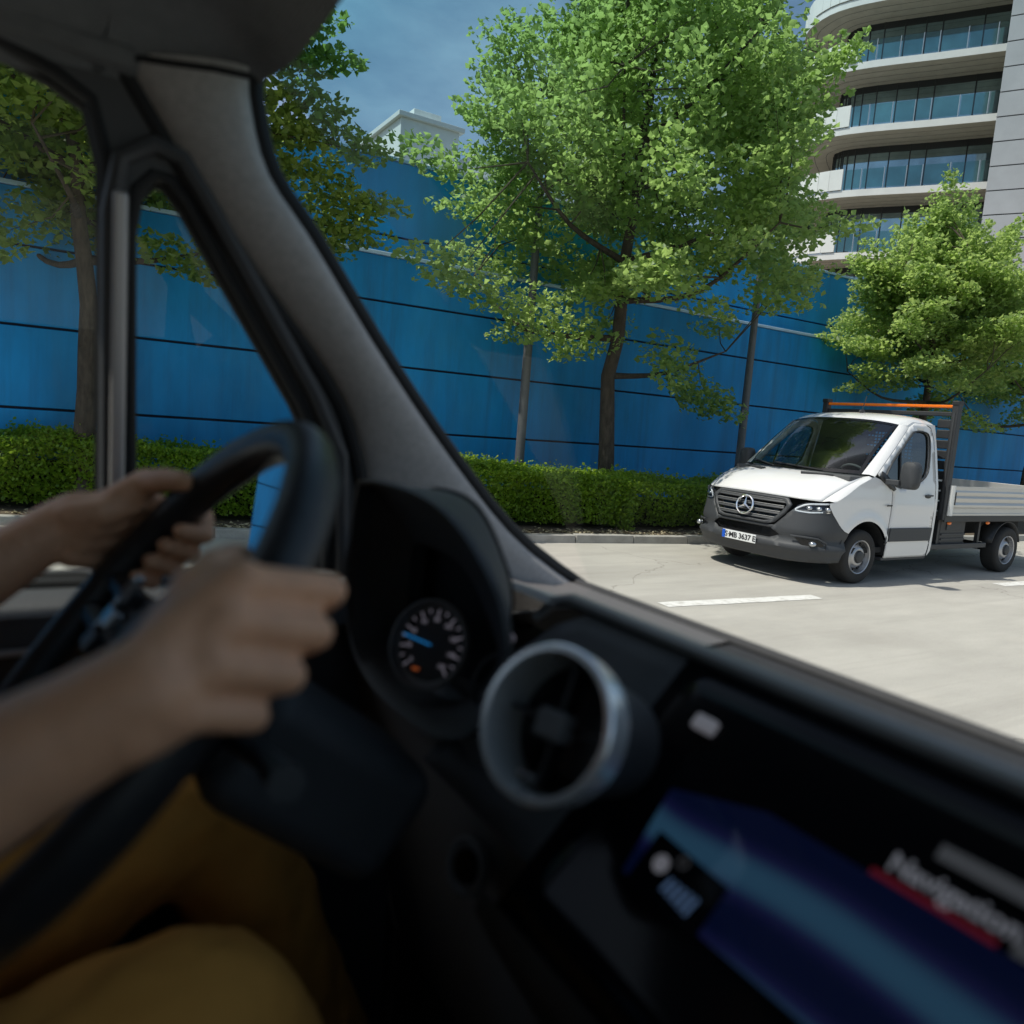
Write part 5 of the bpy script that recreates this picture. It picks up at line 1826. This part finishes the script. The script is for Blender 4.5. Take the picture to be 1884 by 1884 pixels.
PER = thing('person', (-.42, .57, 1.05), 'driver in mustard trousers with bare forearms, both hands gripping the steering wheel', 'person')
body = MB()
def hand(th, wrist, elbow, shoulder, sgn, thumb_over=True):
    """fist closed on the rim at angle th; sgn +1 when the index finger lies towards growing angle"""
    c = wp(th)
    r_ = (wa * math.cos(R(th)) + wb_ * math.sin(R(th)))
    t_ = (wa * -math.sin(R(th)) + wb_ * math.cos(R(th))) * sgn
    n_ = wnn
    W_ = Vector(wrist)
    mcps = []
    spec = ((.036, 1.0, .0092), (.0125, 1.08, .0096), (-.0110, 1.02, .0092), (-.0330, .86, .0082))
    for i, (o_, ln, fr) in enumerate(spec):
        base = c + t_ * o_
        # rim centre drops away from the straight tangent
        base = wp(th + sgn * math.degrees(o_ / .19))
        rr = (base - wc).normalized()
        mcp = base + rr * .028 + n_ * (.024 - .003 * i) - t_ * (.032, .026, .021, .017)[i]
        pip = base + rr * (.021 * ln) - n_ * (.022 * ln) - t_ * .003
        dip = base - rr * .010 - n_ * (.029 * ln)
        tip = base - rr * .026 - n_ * .008
        caps(body, [mcp, pip], [fr * 1.14, fr * 1.08])
        caps(body, [pip, dip], [fr * 1.08, fr * .98])
        caps(body, [dip, tip], [fr * .98, fr * .82])
        mcps.append(mcp)
    # back of the hand: four metacarpals fanned from the wrist, and the heel
    d = (mcps[1] - W_).normalized()
    spread = (mcps[0] - mcps[3]).normalized()
    for i, m_ in enumerate(mcps):
        b = W_ + spread * (.014 - .0095 * i)
        mid = (m_ + b) / 2 - r_ * .004
        caps(body, [b, mid, m_], [.018, .0162, .0130 if i < 3 else .0118])
        inner = mid - r_ * .016 + n_ * .004
        caps(body, [b - r_ * .010, inner, m_ - r_ * .014 + n_ * .006], [.015, .0135, .011])
    # thumb leaves the side of the palm and closes over the driver's side of the rim
    b0 = W_ + spread * .014 + d * .022 - r_ * .008
    k_ = .0 if thumb_over else -.028
    b1 = c + t_ * (.030 + k_) + n_ * .034 + r_ * (.016 + k_ * .5)
    b2 = c + t_ * (.052 + k_) + n_ * .027 - r_ * (.006 - k_ * .3)
    b3 = c + t_ * (.066 + k_) + n_ * .018 - r_ * .022
    caps(body, [b0, b1], [.017, .0135])
    caps(body, [b1, b2], [.0125, .0110])
    caps(body, [b2, b3], [.0108, .0090])
    # forearm and upper arm
    E_, S_ = Vector(elbow), Vector(shoulder)
    fa = []
    rad = []
    for k, rr_ in ((0, .0245), (.12, .0255), (.35, .033), (.62, .0405), (.85, .043), (1, .041)):
        p = W_.lerp(E_, k)
        p.z -= .006 * math.sin(math.pi * k)
        fa.append(p)
        rad.append(rr_)
    caps(body, fa, rad, 18)
    caps(body, [p + spread * .007 for p in fa[:3]], [.021, .022, .027], 18)
    caps(body, [p - spread * .007 for p in fa[:3]], [.021, .022, .027], 18)
    caps(body, [E_, E_.lerp(S_, .5), S_], [.042, .052, .058], 16)
    return mcps
# right hand (near), left hand (far)
hand(156, (.036, .358, 1.588), (-.185, .398, 1.475), (-.44, .395, 1.70), -1, False)
hand(20, (.012, .772, 1.600), (-.205, .770, 1.465), (-.45, .745, 1.70), 1)
# trunk, neck, head in one with the arms
caps(body, [(-.44, .395, 1.70), (-.45, .57, 1.72), (-.45, .745, 1.70)], [.058, .075, .058])
for y in (.49, .65):
    caps(body, [(-.46, y, 1.66), (-.45, y, 1.45), (-.42, y, 1.20)], [.095, .095, .105])
caps(body, [(-.45, .57, 1.72), (-.44, .57, 1.84)], [.055, .052])
body.ball((-.42, .57, 1.96), .105, 20, 14, (.98, .76, 1.18))
caps(body, [(-.345, .57, 1.90), (-.325, .57, 1.885)], [.035, .028])
body.ball((-.315, .57, 1.94), .016, 10, 8, (1.2, .8, 1.3))
for s in (1, -1):
    body.ball((-.43, .57 + s * .082, 1.95), .028, 10, 8, (.7, .35, 1.1))
pb = skinned(body, 'body', 'skin', PER, .0031, 2)
# hair cap
hr = MB()
for i in range(9):
    pass
hr.ball((-.432, .57, 1.985), .108, 20, 12, (1.0, .80, 1.12))
skinned(hr, 'hair', 'hair', PER, .012, 2)
# shirt: trunk and short sleeves
sh = MB()
caps(sh, [(-.44, .395, 1.70), (-.45, .57, 1.715), (-.45, .745, 1.70)], [.072, .085, .072])
for y in (.49, .65):
    caps(sh, [(-.46, y, 1.66), (-.45, y, 1.45), (-.42, y, 1.22)], [.108, .110, .118])
caps(sh, [(-.44, .395, 1.70), (-.36, .396, 1.63)], [.070, .064])
caps(sh, [(-.45, .745, 1.70), (-.37, .755, 1.63)], [.070, .064])
skinned(sh, 'shirt', 'shirt', PER, .009, 4)
# trousers
tr_ = MB()
caps(tr_, [(-.44, .48, 1.19), (-.44, .66, 1.19)], [.115, .115])
caps(tr_, [(-.42, .495, 1.19), (-.14, .495, 1.235), (.085, .515, 1.275)], [.105, .088, .074])
caps(tr_, [(.085, .515, 1.275), (.13, .515, 1.20), (.24, .515, .95), (.27, .515, .84)], [.074, .070, .060, .062])
caps(tr_, [(-.42, .655, 1.19), (-.12, .72, 1.25), (.125, .780, 1.315)], [.105, .088, .074])
caps(tr_, [(.125, .780, 1.315), (.17, .785, 1.22), (.28, .79, .96), (.31, .79, .84)], [.074, .070, .060, .062])
tro = skinned(tr_, 'trousers', 'mustard', PER, .008, 6)
tx_ = bpy.data.textures.new('folds', 'CLOUDS')
tx_.noise_scale = .065
md = tro.modifiers.new('folds', 'DISPLACE')
md.texture = tx_
md.strength = .022
md.mid_level = .5
for y, x in ((.515, .30), (.79, .34)):
    MB().obox((x + .06, y, .80), (.13, 0, 0), (0, .045, 0), (0, 0, .04)).build('shoe', 'shoe', PER, bevel=.03, segs=4)
